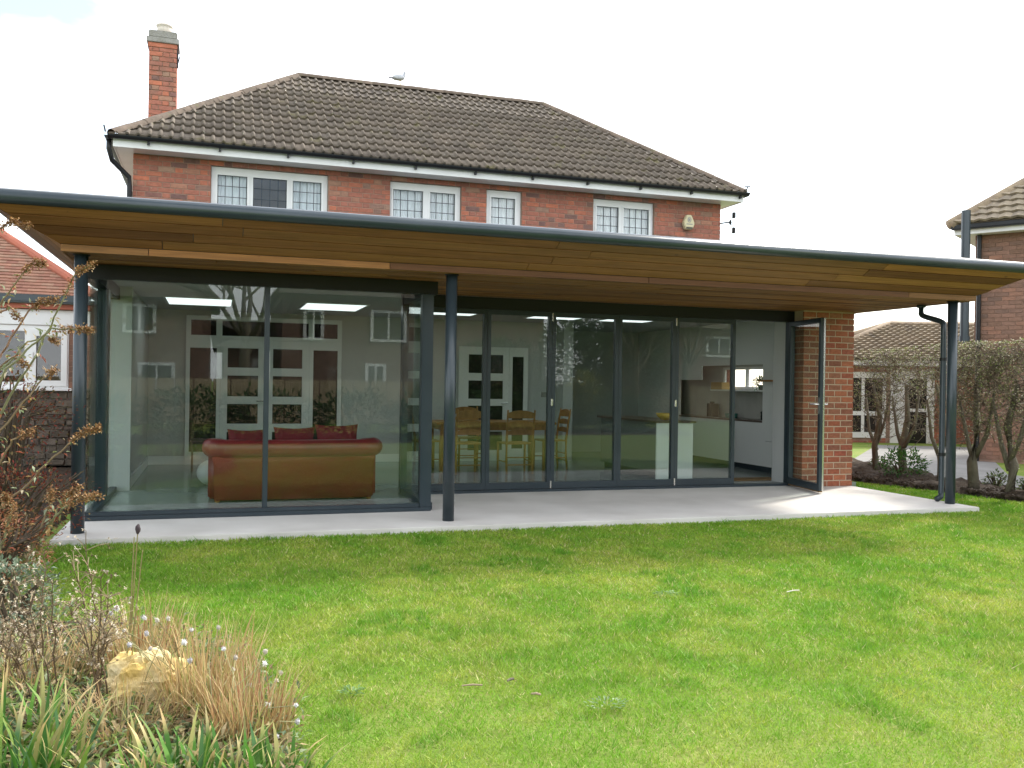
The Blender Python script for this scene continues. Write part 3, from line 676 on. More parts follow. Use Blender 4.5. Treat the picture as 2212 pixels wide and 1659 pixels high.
po = MB(); po.ell((1.0, 3.1, .16), (.17, .17, .148), 20, 12); tag(ob('pouffe', po, M['inwhite'], smooth=True), 'round white pouffe on the floor beyond the sofa', 'pouffe')
st = thing('side_table', 'small dark side table with thin legs beside the white inner doors', 'table', (0.92, 4.9, .014))
part('table_top', B(.72, 1.12, 4.7, 5.1, .40, .425), 'worktop', st, bevel=.004)
for x in (.735, 1.085):
    for y in (4.715, 5.065): part('leg', B(x, x+.02, y, y+.02, .0145, .399), 'worktop', st)
tb = thing('dining_table', 'oak dining table with square legs behind the folding doors', 'table', (4.75, 4.6, .014))
part('table_top', B(3.88, 5.62, 4.15, 5.02, .655, .69), 'oak', tb, bevel=.006)
part('apron', B(3.98, 5.52, 4.22, 4.95, .575, .654), 'oak', tb)
for x in (3.95, 5.48):
    for y in (4.2, 4.90): part('leg', B(x, x+.07, y, y+.07, .0145, .6545), 'oak', tb, bevel=.006)
def chair(x, y, rz, label):
    c_ = thing('dining_chair', label, 'chair', (x, y, .014), 'oak chairs round the dining table')
    w = .185; R_ = Matrix.Rotation(rz, 4, 'Z'); T_ = Matrix.Translation((x, y, 0.0145))
    def tr(mb):
        mb.v = [tuple(T_ @ R_ @ Vector(v)) for v in mb.v]; return mb
    for s_ in (-1, 1):
        part('back_leg', tr(MB().tube([(s_*w, -.02, 0), (s_*w, 0, .2), (s_*w, 0, .42), (s_*w*1.02, -.03, .66), (s_*w*1.03, -.065, .86)], [.016, .018, .019, .016, .012], 8)), 'oak', c_, smooth=True)
        part('front_leg', tr(MB().tube([(s_*(w+.01), .35, 0), (s_*(w+.01), .35, .40)], [.015, .019], 8)), 'oak', c_, smooth=True)
        part('stretcher', tr(MB().tube([(s_*w, 0, .16), (s_*(w+.01), .35, .16)], .009, 6)), 'oak', c_)
    for zz in (.12, .22): part('stretcher', tr(MB().tube([(-w, 0, zz), (w, 0, zz)], .009, 6)), 'oak', c_)
    part('seat', tr(B(-w-.02, w+.02, -.01, .38, .395, .415)), 'oak', c_, bevel=.006)
    for zz, hh, yo in ((.55, .05, -.012), (.665, .055, -.03), (.785, .075, -.05)):
        mb = MB(); n = 9; vs = []
        for i in range(n):
            a_ = i/(n-1)*2-1; yv = yo-.02*(1-a_*a_); top = hh*(1+.45*(1-a_*a_))
            vs += [(a_*w, yv-.006, zz-hh/2), (a_*w, yv-.006, zz-hh/2+top), (a_*w, yv+.006, zz-hh/2+top), (a_*w, yv+.006, zz-hh/2)]
        fs = [tuple(4*i+q for q in (k, (k+1) % 4)) + tuple(4*(i+1)+q for q in ((k+1) % 4, k)) for i in range(n-1) for k in range(4)]
        mb.add(vs, fs+[(3, 2, 1, 0), (4*n-4, 4*n-3, 4*n-2, 4*n-1)]); part('back_slat', tr(mb), 'oak', c_)
chair(4.93, 3.74, 0.0, 'oak ladderback chair drawn up to the middle of the dining table')
chair(4.24, 3.78, 0.04, 'oak ladderback chair on the garden side of the table, next to the sofa bay')
chair(5.83, 4.5, math.pi/2, 'oak ladderback chair seen side-on at the kitchen end of the table')
chair(3.62, 4.5, -math.pi/2, 'oak ladderback chair at the table end near the sofa bay')
chair(4.62, 5.35, math.pi, 'oak ladderback chair on the far side of the table by the inner door')
isl = thing('kitchen_island', 'white kitchen island with dark worktop behind the folding doors', 'island', (6.75, 3.6, .014))
part('end_panel', B(6.46, 6.99, 2.73, 2.76, .0145, .745), 'satin', isl, bevel=.003)
part('cabinet', B(6.48, 6.97, 2.761, 4.55, .10, .745), 'unitgrey', isl); part('plinth', B(6.52, 6.93, 2.80, 4.5, .0145, .0995), 'frame', isl)
part('worktop', B(6.43, 7.02, 2.70, 4.6, .746, .775), 'worktop', isl, bevel=.004)
bowl = MB().lathe((6.72, 3.0, .776), [(.05, 0), (.11, .05), (.125, .09), (.118, .09), (.1, .05), (.04, .012)], 18)
tag(ob('bowl', bowl, M['yellow'], smooth=True), 'yellow bowl on the kitchen island', 'bowl')
dm = tag(ob('doormat', B(7.42, 8.10, 2.38, 2.66, .0146, .026), M['mat'], bevel=.003), 'brown coir doormat inside the open doorway', 'mat')
# things on the kitchen counter and shelf
kp = thing('pot_plant', 'leafy green pot plant on the kitchen window shelf', 'plant', (8.62, 3.62, 1.186))
part('pot', MB().lathe((8.62, 3.62, 1.186), [(.04, 0), (.055, .08), (.05, .08)], 14), 'concrete', kp, smooth=True)
mb = MB()
for k in range(140):
    d = Vector((RND.gauss(0, 1), RND.gauss(0, 1), RND.gauss(.5, .8))).normalized()
    mb.leaf(Vector((8.60, 3.62, 1.28))+d*RND.uniform(.02, .11), d, .05, .025, (RND.uniform(.03, .08), RND.uniform(.16, .26), .03), .3)
part('foliage', mb, 'leaf', kp)
kt = MB().lathe((8.60, 3.5, .75), [(.06, 0), (.065, .06), (.045, .14), (.02, .16), (.015, .175)], 14); kt.tube([(8.60, 3.56, .78), (8.60, 3.60, .87)], .012, 6)
tag(ob('kettle', kt, M['black'], smooth=True), 'black kettle on the dark kitchen counter', 'kettle')
tag(ob('pan', MB().lathe((8.6, 4.4, .75), [(.09, 0), (.1, .07), (.095, .07), (.085, .01)], 16), M['greenpot'], smooth=True), 'teal cooking pot on the dark kitchen counter', 'pot')
tag(ob('storage_box', B(8.56, 8.70, 4.62, 4.95, 1.186, 1.30), M['brass'], bevel=.006), 'tan box on the kitchen window shelf', 'box')
tag(ob('coffee_maker', B(8.55, 8.68, 4.9, 5.05, .75, .96).lathe((8.6, 4.97, .96), [(.04, 0), (.04, .03)], 10), M['black'], bevel=.006), 'tall black coffee maker on the kitchen counter', 'coffee maker')

# ------------------------------------------------------------------ the main house
YW = 5.90
HO = thing('brick_house', 'two storey red brick house with hipped brown tiled roof behind the extension', 'house', (4.5, 8.2, 0))
WX0, WX1, WT = -0.105, 9.255, 4.40
WIN = [(0.926, 2.586), (3.52, 4.641), (5.056, 5.643), (6.884, 7.997)]
WZ0, WZ1 = 3.22, 4.30
mb = MB(); grid_boxes(mb, WX0, WX1, 2.30, WT, [(a, b, WZ0, WZ1) for a, b in WIN], wallY(YW, YW+.22))
mb.box(WX0, WX0+.22, YW+.22, 10.4, 0, WT); mb.box(WX1-.22, WX1, YW+.22, 10.4, 0, WT); mb.box(WX0, WX1, 10.4, 10.6, 0, WT)
mb.box(WX0+.22, WX1-.22, YW+1.0, YW+1.02, 2.3, WT)
hw = ob('wall', mb, M['mortar'], HO)
rects = lay_courses(WX0-.006, WX1+.006, 2.371, WT, 0.0742, 0.222, 0.010, [(a-.004, b+.004, WZ0-.01, WZ1-.002) for a, b in WIN], bond='flemish')
vis = [r for r in rects if r[1] > 2.75]
face_bricks(hw, vis, YW, 'brick', depth=.006, limit=300, order=lambda r: -(r[1]*1.0-0.06*r[0]))
ob('window_shade', B(WX0+.23, WX1-.23, YW+.6, YW+.98, 2.32, 2.34), M['dark'], HO)  # dark sheet added inside; the unlit room is put into its colour
ob('upper_ceiling', B(WX0+.23, WX1-.23, YW+.221, 10.39, WT-.02, WT), M['ceil'], HO)
def window(x0, x1, panes, dark=()):
    mb = MB(); y0, y1 = YW+.055, YW+.115; fz0, fz1 = WZ0+.004, WZ1-.004
    hs = [(a, b, WZ0+.10, WZ1-.115 if True else 0) for a, b in panes]
    grid_boxes(mb, x0+.004, x1-.004, fz0, fz1, hs, wallY(y0, y1)); w = ob('window', mb, M['white'], HO, bevel=0)
    mb = MB()
    for (a, b) in panes:                              # raised casement beads
        e = .028
        grid_boxes(mb, a-e, b+e, WZ0+.10-e, WZ1-.115+e, [(a+.001, b-.001, WZ0+.101, WZ1-.116)], wallY(y0-.012, y0-.0005))
    part('casement', mb, 'white', w)
    part('sill', B(x0-.03, x1+.03, YW-.05, YW+.054, WZ0-.02, WZ0+.003), 'white', w)
    for k, (a, b) in enumerate(panes):
        part('pane', B(a-.004, b+.004, y0+.026, y0+.034, WZ0+.096, WZ1-.111), 'winglass', w)
        n = max(3, round((b-a)/.115)); lm = MB()
        for i in range(0, n+1):
            x = a+.008+(b-a-.016)*i/n; lm.box(x-.0045, x+.0045, y0+.018, y0+.0255, WZ0+.1, WZ1-.115)
        z = WZ1-.115; i = 0
        while z > WZ0+.1:
            lm.box(a, b, y0+.0182, y0+.0253, z-.0045, z+.0045); z -= .155
        part('leadwork', lm, 'lead', w)
        if k in dark: continue
        cm = MB(); n = 40; vs = []                    # net curtain in folds
        for i in range(n+1):
            x = a-.03+(b-a+.06)*i/n; yy = YW+.155+.018*math.sin(i*1.35)+.01*math.sin(i*.7+k)
            vs += [(x, yy, WZ0+.02), (x, yy, WZ1-.02)]
        cm.add(vs, [(2*i, 2*i+2, 2*i+3, 2*i+1) for i in range(n)]); part('curtain', cm, 'curtain', w, smooth=True)
window(*WIN[0], [(1.014, 1.428), (1.509, 1.991), (2.074, 2.493)], dark=(1,))
window(*WIN[1], [(3.575, 4.043), (4.152, 4.555)])
window(*WIN[2], [(5.143, 5.545)])
window(*WIN[3], [(6.965, 7.364), (7.452, 7.922)])
# eaves
EY = YW-.35; EX0, EX1 = WX0-.235, WX1+.235
mb = MB(); mb.box(EX0, EX1, EY, EY+.018, 4.365, 4.475); mb.box(EX0, EX0+.018, EY+.019, 10.9, 4.365, 4.475); mb.box(EX1-.018, EX1, EY+.019, 10.9, 4.365, 4.475)
ob('fascia', mb, M['white'], HO)
mb = MB(); mb.box(EX0+.019, EX1-.019, EY+.019, YW-.02, 4.372, 4.382); mb.box(EX0+.019, WX0-.005, YW-.02, 10.9, 4.372, 4.382); mb.box(WX1+.005, EX1-.019, YW-.02, 10.9, 4.372, 4.382)
so_ = ob('eaves_soffit', mb, M['white'], HO)
# roof
RX0, RX1, RYF, RZ0, RD, RZ1 = -0.345, 9.445, 5.47, 4.512, 2.655, 6.445
slope = math.hypot(RD, RZ1-RZ0); sc, ss_ = RD/slope, (RZ1-RZ0)/slope
A0, A1 = Vector((RX0+RD, RYF+RD, RZ1)), Vector((RX1-RD, RYF+RD, RZ1)); RYB = RYF+2*RD
c1, c2, c3, c4 = (RX0, RYF, RZ0), (RX1, RYF, RZ0), (RX1, RYB, RZ0), (RX0, RYB, RZ0)
mb = MB(); mb.add([c1, c2, c3, c4, tuple(A0), tuple(A1)], [(0, 1, 5, 4), (1, 2, 5), (2, 3, 4, 5), (3, 0, 4), (3, 2, 1, 0)])
mb.v = [(x, y, z-.022) for x, y, z in mb.v]; roof = ob('roof', mb, M['tile'], HO)
TW, NROW = 0.2745, 13; GA = slope/NROW
def tile_profile():
    xs = []; n = 9
    for k in range(2):
        for i in range(n):
            t = i/n; h = 0.0 if t < .56 else .030*math.sin(math.pi*(t-.56)/.44)**.7; xs.append((k+t, h))
    xs.append((2.0, 0.0)); return [(x*TW/2, h) for x, h in xs]
PROF = tile_profile()
def tile_mb(x, sb_, lift):
    """tile lying on the front slope with its lower edge at slope distance sb_"""
    mb = MB(); nrm = Vector((0, -ss_, sc)); upv = Vector((0, sc, ss_)); vs = []
    base = Vector((x, RYF, RZ0))
    for (px_, h) in PROF:
        lo = base+Vector((px_, 0, 0))+upv*sb_+nrm*(h+.030+lift); hi = base+Vector((px_, 0, 0))+upv*(sb_+GA*1.12)+nrm*(h*.95-.002)
        vs += [lo-nrm*.027, lo, hi]
    n = len(PROF); fs = []
    for i in range(n-1):
        fs += [(3*i, 3*i+3, 3*i+4, 3*i+1), (3*i+1, 3*i+4, 3*i+5, 3*i+2)]
    return mb.add(vs, fs)
tiles = []
for r in range(NROW):
    s0 = r*GA-.03 if r == 0 else r*GA
    off = 0.0
    ins = RD*(s0/slope) if s0 > 0 else 0
    n = int((RX1-RX0)/TW)+1; x = RX0-.05
    while x < RX1+.05:
        lo_in = max(0, RD*s0/slope); hi_in = RD*min(1, (s0+GA*1.12)/slope)
        if x+TW > RX0+lo_in and x < RX1-lo_in:
            full = x > RX0+hi_in+.0 and x+TW < RX1-hi_in
            tiles.append((r, s0, x, full))
        x += TW
proto_t = {}
singles = sorted(tiles, key=lambda t: (t[0], t[2])); rest = MB(); cnt = 0
def clip_tile(mb):
    me = mb.mesh('roof_tile'); bm = bmesh.new(); bm.from_mesh(me)
    for co, no in (((RX0*U, RYF*U, 0), (-1, 1, 0)), ((RX1*U, RYF*U, 0), (1, 1, 0))):
        bmesh.ops.bisect_plane(bm, geom=bm.verts[:]+bm.edges[:]+bm.faces[:], plane_co=co, plane_no=no, clear_outer=True)
    bm.to_mesh(me); bm.free(); return me
for (r, s0, x, full) in singles:
    lift = RND.uniform(-.0015, .003)
    if cnt < 300:
        if full:
            if 'p' not in proto_t:
                proto_t['p'] = tile_mb(0, 0, 0).mesh('roof_tile'); proto_t['p'].materials.append(M['tile'])
                proto_t['p'].polygons.foreach_set('use_smooth', [i % 2 == 1 for i in range(len(proto_t['p'].polygons))])
            o = link('roof_tile', proto_t['p'], None, roof, (x, s0*sc - ss_*lift, s0*ss_+sc*lift)); cnt += 1
            o.rotation_euler = (0, 0, RND.uniform(-.004, .004)) if False else (0, 0, 0)
        else:
            me = clip_tile(tile_mb(x, s0, lift))
            if len(me.polygons): link('roof_tile', me, M['tile'], roof); cnt += 1
    else:
        me = clip_tile(tile_mb(x, s0, lift)); rv = RND.random()
        vs = [tuple(v.co/U) for v in me.vertices]
        if vs: rest.add(vs, [tuple(p.vertices) for p in me.polygons], rnd=rv)
        bpy.data.meshes.remove(me)
if rest.v: ob('roof_tiling', rest, M['tile'], roof, kind='stuff')
# ridge and hip caps
cap = MB(); n = 8; vs = []
for e in (-.165, .165):
    for i in range(n+1):
        t = math.pi*i/n; w = .085 if e < 0 else .08; vs.append((e, w*math.cos(t), .075*math.sin(t)-.02))
cap.add(vs, [(i, i+1, n+2+i, n+1+i) for i in range(n)]); capm = cap.mesh('ridge_tile'); capm.materials.append(M['ridge']); capm.polygons.foreach_set('use_smooth', [True]*len(capm.polygons))
def caps(p, q, tilt=0):
    p, q = Vector(p), Vector(q); d = q-p; n = max(1, int(round(d.length/.31)))
    ex = d.normalized(); ey = Vector((0, 0, 1)).cross(ex).normalized(); ez = ex.cross(ey)
    R_ = Matrix((ex, ey, ez)).transposed().to_euler()
    for k in range(n):
        c_ = p+d*((k+.5)/n)+Vector((0, 0, .012+RND.uniform(-.003, .004)))
        link('ridge_tile', capm, None, roof, c_, R_)
caps(c1, A0); caps(A0, A1); caps(c2, A1)
# gutter, brackets, pipes
mb = MB(); prof = [(math.cos(math.pi+math.pi*i/8)*.055, math.sin(math.pi+math.pi*i/8)*.055) for i in range(9)]
def gutter(mb, p, q, out):
    p, q, out = Vector(p), Vector(q), Vector(out); vs = [r_+out*a_+Vector((0, 0, b_)) for r_ in (p, q) for a_, b_ in prof]; n = 9
    mb.add(vs, [(i, i+1, n+i+1, n+i) for i in range(n-1)]+[tuple(range(n)), tuple(range(2*n-1, n-1, -1))])
gutter(mb, (EX0-.06, EY-.058, 4.512), (EX1+.06, EY-.058, 4.512), (0, -1, 0))
gutter(mb, (EX0-.058, EY-.0, 4.511), (EX0-.058, 10.9, 4.511), (-1, 0, 0)); gutter(mb, (EX1+.058, EY, 4.511), (EX1+.058, 10.9, 4.511), (1, 0, 0))
gut = ob('gutter', mb, M['black'], HO)
k = 0; x = EX0+.45
while x < EX1:
    part('gutter_bracket', MB().box(x-.015, x+.015, EY-.06, EY-.001, 4.415, 4.455), 'black', gut); x += .93
mb = MB(); mb.tube([(EX0-.055, EY+.05, 4.47), (EX0-.055, EY+.05, 4.34), (EX0-.02, EY+.12, 4.20), (WX0-.05, YW-.06, 4.02), (WX0-.045, YW-.055, 3.9), (WX0-.045, YW-.055, 2.6)], .034, 10)
ob('downpipe', mb, M['black'], HO, smooth=True)
mb = MB(); mb.tube([(EX0-.09, EY-.05, 4.54), (EX0-.11, EY-.05, 4.63)], .012, 6); mb.tube([(EX1+.03, EY-.03, 4.53), (EX1+.05, EY-.04, 4.62)], .012, 6); mb.tube([(EX1+.0, EY-.03, 4.62), (EX1+.10, EY-.04, 4.63)], .01, 6)
ob('bird_wire_stub', mb, M['black'], HO)
# chimney
ch = ob('chimney', B(0.004, 0.386, 7.004, 7.386, 4.60, 6.27), M['mortar'], HO)
face_bricks(ch, lay_courses(0.0, 0.39, 4.95, 6.27, 0.0742, 0.20, 0.009, bond='flemish'), 7.004, 'brick', limit=80)
mb = MB()
for (a, z, w, h) in lay_courses(7.0, 7.39, 4.95, 6.27, 0.0742, 0.20, 0.009, first=1): mb.box(.385, .396, a-w/2, a+w/2, z-h/2, z+h/2, rnd=RND.random())
ob('brickwork', mb, M['brick'], ch, kind='stuff')
part('corbel', B(-.012, .402, 6.99, 7.40, 6.271, 6.34), 'brick', ch, bevel=.004); part('corbel', B(-.035, .425, 6.966, 7.424, 6.341, 6.42), 'concrete', ch, bevel=.006)
part('flaunching', B(-.008, .398, 6.99, 7.398, 6.421, 6.53), 'concrete', ch, bevel=.012)
part('chimney_pot', MB().lathe((.205, 7.19, 6.53), [(.118, 0), (.108, .08), (.112, .12), (.122, .125), (.122, .15), (.098, .15), (.09, .05)], 20), 'pot', ch, smooth=True)
part('aerial_bracket', MB().box(.397, .42, 7.02, 7.05, 6.0, 6.34).bar((.41, 7.03, 6.05), (.445, 7.03, 6.20), .014, .014), 'black', ch)
# things fixed to the house
ax, az = 8.606, 4.01
pent = [(ax-.105, az-.02), (ax-.06, az-.125), (ax+.065, az-.125), (ax+.108, az-.02), (ax+.045, az+.12), (ax-.045, az+.12)]
al = thing('alarm_box', 'cream hexagonal burglar alarm box high on the red brick wall', 'alarm', (ax, YW, az))
part('case', MB().prism(pent, YW-.10, YW-.013), 'alarm', al, bevel=.012)
part('lower_lens', B(ax-.058, ax+.062, YW-.106, YW-.101, az-.118, az-.085), 'stone', al)
em = MB(); nseg = 20
for i in range(nseg):
    t0, t1 = 2*math.pi*i/nseg, 2*math.pi*(i+1)/nseg
    q = [(ax+r_*.8*math.cos(t), YW-.1022, az+.035+r_*math.sin(t)) for r_, t in ((.046, t0), (.046, t1), (.034, t1), (.034, t0))]; em.add(q, [(0, 1, 2, 3)])
em.box(ax-.02, ax+.016, YW-.1024, YW-.1012, az+.012, az+.058); em.box(ax-.055, ax+.06, YW-.1024, YW-.1012, az-.045, az-.030); part('emblem', em, 'emblem', al)
fl = thing('security_light', 'small black twin security lamps on an arm at the house corner', 'lamp', (9.27, YW-.05, 4.05))
part('arm', MB().tube([(9.25, YW-.02, 4.04), (9.34, YW-.09, 4.055), (9.385, YW-.12, 4.055)], .012, 6).lathe((9.385, YW-.12, 4.015), [(.02, 0), (.025, .04), (.015, .08)], 8), 'black', fl)
for zz in (4.13, 3.87): part('lamp_head', B(9.43, 9.475, YW-.15, YW-.09, zz, zz+.10), 'black', fl, bevel=.008)
part('cable', MB().tube([(9.385, YW-.12, 4.02), (9.39, YW-.12, 3.9), (9.44, YW-.12, 3.86)], .004, 5), 'emblem', fl)
part('bracket', MB().tube([(9.385, YW-.12, 4.06), (9.45, YW-.12, 4.18)], .006, 5).tube([(9.385, YW-.12, 4.05), (9.45, YW-.12, 3.95)], .006, 5), 'black', fl)

# gull on the ridge: body as one continuous surface
gx, gy, gz = 4.075, RYF+RD, RZ1+.085
gu = thing('gull', 'grey and white gull standing on the roof ridge', 'bird', (gx, gy, gz))
part('body', MB().tube([(gx-.155, gy, gz+.085), (gx-.11, gy, gz+.098), (gx-.05, gy, gz+.105), (gx+.01, gy, gz+.11), (gx+.05, gy, gz+.125), (gx+.068, gy, gz+.155), (gx+.076, gy, gz+.185), (gx+.082, gy, gz+.207), (gx+.098, gy, gz+.21)],
                       [.008, .03, .055, .06, .048, .03, .026, .029, .012], 12), 'gull_w', gu, smooth=True)
part('tail', MB().bar((gx-.21, gy, gz+.082), (gx-.13, gy, gz+.093), .05, .014), 'gull_d', gu)
for s_ in (-1, 1):
    w = MB().ell((gx-.04, gy+s_*.05, gz+.105), (.10, .016, .04), 10, 6); part('wing', w, 'gull_w', gu, smooth=True)
    part('leg', MB().tube([(gx+s_*.008, gy+s_*.02, gz+.06), (gx+.005+s_*.008, gy+s_*.02, gz-.022)], .006, 5).box(gx-.01, gx+.03, gy+s_*.02-.012, gy+s_*.02+.012, gz-.026, gz-.021), 'yellow', gu)
part('beak', MB().tube([(gx+.10, gy, gz+.207), (gx+.135, gy, gz+.203)], [.008, .002], 6), 'yellow', gu)

# ------------------------------------------------------------------ neighbouring buildings
def roof_slope(o, ex, up, w, h, m, parent, tw, ga, left_in=0.0, right_in=0.0, name='roof_tiling', wave=.02, thick=.014):
    """joined tiles covering a trapezoid slope: o lower-left corner, ex along the eave, up along the slope"""
    o, ex, up = Vector(o), Vector(ex).normalized(), Vector(up).normalized(); nrm = ex.cross(up).normalized()
    mb = MB(); r = 0; n = int(h/ga)+1; K = 5
    while r*ga < h-.01:
        s0 = r*ga; s1 = min(h, s0+ga*1.12); f = s0/h
        x = left_in*f
        while x < w-right_in*f-.02:
            x1 = min(x+tw, w-right_in*f); vs = []; lift = RND.uniform(0, .003)
            for i in range(K):
                t = i/(K-1); hh = wave*(.5-.5*math.cos(2*math.pi*t)) if wave else 0
                a_ = o+ex*(x+(x1-x)*t); vs += [a_+up*s0+nrm*(hh+lift), a_+up*s0+nrm*(hh+thick+lift), a_+up*s1+nrm*(hh-.001)]
            mb.add(vs, [q for i in range(K-1) for q in ((3*i, 3*i+3, 3*i+4, 3*i+1), (3*i+1, 3*i+4, 3*i+5, 3*i+2))], rnd=RND.random())
            x += tw
        r += 1
    return ob(name, mb, m, parent, kind='stuff')
def wall_bricks(o, ex, w, z0, z1, out, key, parent, openings=(), course=.075, pitch=.21):
    """joined bricks on a wall that may stand at an angle: o base corner, ex direction along the wall, out = outward normal"""
    o, ex, out = Vector(o), Vector(ex).normalized(), Vector(out).normalized(); mb = MB()
    for (a, z, bw, bh) in lay_courses(0, w, z0, z1, course, pitch, .01, openings):
        d0 = .012+RND.uniform(-.002, .002)
        c = [o+ex*(a-bw/2), o+ex*(a+bw/2)]
        vs = [p+out*k+Vector((0, 0, zz)) for k in (-.005, d0) for zz in (z-bh/2-o.z, z+bh/2-o.z) for p in c]
        mb.add(vs, [(4, 5, 7, 6), (0, 4, 6, 2), (5, 1, 3, 7), (6, 7, 3, 2), (0, 1, 5, 4)], rnd=RND.random())
    return ob('brickwork', mb, M[key], parent, kind='stuff')

# outbuilding on the left
OBD = thing('outbuilding', 'low outbuilding with red tiled hipped roof, white window and dark rubble base', 'outbuilding', (-3.0, 7.0, 0))
oy = 6.05
ob('wall', B(-6.2, -0.62, oy, 9.5, 0, 1.07), M['stone'], OBD)
rub = MB(); rng = random.Random(17); z = 0.0
while z < 1.03:
    hh = rng.uniform(.06, .12); x = -3.2
    while x < -.63:
        w = rng.uniform(.09, .26); x1 = min(x+w, -.625); q = rng.uniform(.012, .045); z1 = min(z+hh, 1.055); j = lambda: rng.uniform(-.012, .012)
        vs = [(x+.008, oy+.004, z+.006), (x1-.008, oy+.004, z+.006), (x1-.008, oy+.004, z1-.006), (x+.008, oy+.004, z1-.006)]
        fr_ = [(x+.018+j(), oy-q+j()*.5, z+.014+j()*.5), (x1-.018+j(), oy-q+j()*.5, z+.014+j()*.5), (x1-.018+j(), oy-q+j()*.5, z1-.014+j()*.5), (x+.018+j(), oy-q+j()*.5, z1-.014+j()*.5)]
        rub.add(vs+fr_, [(4, 5, 6, 7), (0, 1, 5, 4), (1, 2, 6, 5), (2, 3, 7, 6), (3, 0, 4, 7)], rnd=rng.random()); x = x1
        if x > -.64: break
    z += hh
ob('rubble_stones', rub, M['rubble'], OBD, kind='stuff')
wb_ = MB(); grid_boxes(wb_, -6.2, -0.62, 1.07, 2.16, [(-2.4, -0.91, 1.07, 1.93)], wallY(oy+.01, oy+.2)); wb_.box(-.82, -.63, oy+.21, 9.5, 1.07, 2.16); ub = ob('wall', wb_, M['mortar'], OBD)
wall_bricks((-0.905, oy+.01, 1.07), (1, 0, 0), .28, 1.08, 1.93, (0, -1, 0), 'brick_nb', ub)
ob('lintel', B(-6.2, -0.64, oy-.02, oy+.008, 1.935, 2.145), M['white'], OBD, bevel=.004)
wm = MB(); grid_boxes(wm, -2.4, -0.912, 1.072, 1.93, [(-2.32, -1.95, 1.15, 1.85), (-1.87, -1.46, 1.15, 1.85), (-1.32, -1.0, 1.17, 1.79)], wallY(oy+.0, oy+.06))
ow = ob('window', wm, M['white'], OBD)
part('casement', grid_boxes(MB(), -1.40, -.93, 1.10, 1.87, [(-1.315, -1.005, 1.175, 1.785)], wallY(oy-.02, oy-.0005)), 'white', ow)
for a, b in ((-2.32, -1.95), (-1.87, -1.46), (-1.32, -1.0)): part('pane', B(a-.004, b+.004, oy+.026, oy+.034, 1.15, 1.855), 'winglass', ow)
part('sill', B(-2.5, -.86, oy-.07, oy-.001, 1.035, 1.071), 'white', ow, bevel=.004)
part('handle', B(-1.37, -1.35, oy-.04, oy-.021, 1.42, 1.56), 'white', ow)
ob('window_shade', B(-2.5, -.85, oy+.9, oy+.92, 1.08, 2.1), M['dark'], OBD)  # dark sheet behind the panes stands in for an unlit interior
ob('gutter', MB().bar((-6.3, oy-.1, 2.29), (-0.56, oy-.1, 2.29), .11, .12), M['frame'], OBD, bevel=.02)
ob('soffit_board', B(-6.2, -.6, oy-.08, oy+.0, 2.155, 2.22), M['ridge_red'], OBD)
rb = MB(); e0, e1 = -6.3, -0.56; hz_, run = 1.55, 2.3
rb.add([(e0, oy-.12, 2.33), (e1, oy-.12, 2.33), (e1, oy+2*run, 2.33), (e0, oy+2*run, 2.33), (e0+run, oy-.12+run, 2.33+hz_), (e1-run, oy-.12+run, 2.33+hz_)], [(0, 1, 5, 4), (1, 2, 5), (2, 3, 4, 5), (3, 0, 4), (3, 2, 1, 0)])
orf = ob('roof', rb, M['tile_red'], OBD)
roof_slope((e0, oy-.13, 2.335), (1, 0, 0), (0, run, hz_), e1-e0, math.hypot(run, hz_), M['tile_red'], orf, .15, .088, run, run, wave=.0, thick=.012)
hpm = MB(); hpm.tube([(e1, oy-.12, 2.36), (e1-run, oy-.12+run, 2.36+hz_)], .065, 10); ob('hip', hpm, M['ridge_red'], orf)

# bungalow behind the hedge
BU = thing('bungalow', 'low brown roofed bungalow with white glazed doors behind the clipped hedge', 'bungalow', (18.5, 11.5, -.3))
bz = -.30; d0 = Vector(at(1925, 975, 21.8)); d1 = Vector(at(2015, 978, 21.8)); bx = Vector((d1.x-d0.x, d1.y-d0.y, 0)).normalized(); bo = Vector((bx.y, -bx.x, 0))
o0 = Vector((d0.x, d0.y, bz))-bx*1.6
W_ = 9.0
def bpt(a, k, z): return o0+bx*a+bo*k+Vector((0, 0, z-bz))
def bbox(a0, a1, k0, k1, z0, z1):
    mb = MB(); vs = [bpt(a, k, z) for z in (z0, z1) for a, k in ((a0, k1), (a1, k1), (a1, k0), (a0, k0))]
    return mb.add(vs, [(0, 3, 2, 1), (4, 5, 6, 7), (0, 1, 5, 4), (1, 2, 6, 5), (2, 3, 7, 6), (3, 0, 4, 7)])
bw_ = ob('wall', bbox(-.1, W_, -5, 0, bz-.1, 1.86), M['mortar'], BU)
wall_bricks(bpt(-.1, 0, bz), bx, W_+.1, bz, 1.86, bo, 'brick', bw_, [(1.55, 2.62, bz, 1.70), (.3, 1.45, bz+.35, 1.65), (4.2, 5.6, .3, 1.6)])
def bwindow(name, a0, a1, z0, z1, cols, trans=None):
    w = ob(name, bbox(a0, a1, -.02, .028, z0, z1), M['white'], BU); n = len(cols)
    for (c0, c1, y0_, y1_) in cols:
        part('pane', bbox(c0, c1, .0285, .034, y0_, y1_), 'darkpane', w)
    return w
bwindow('glazed_door', 1.56, 2.61, bz, 1.69, [(1.98, 2.42, bz+.2, .70), (1.98, 2.42, .78, 1.5)])
bwindow('window', .3, 1.45, bz+.36, 1.64, [(.42, .85, bz+.5, .6), (.42, .85, .7, 1.5), (.93, 1.36, bz+.5, .6), (.93, 1.36, .7, 1.5)])
bwindow('window', 4.2, 5.6, .31, 1.59, [(4.3, 4.85, .4, 1.5), (4.95, 5.5, .4, 1.5)])
ob('fascia', bbox(-.4, W_, .02, .34, 1.80, 1.92), M['white'], BU)
rr, rh = 3.2, 1.06
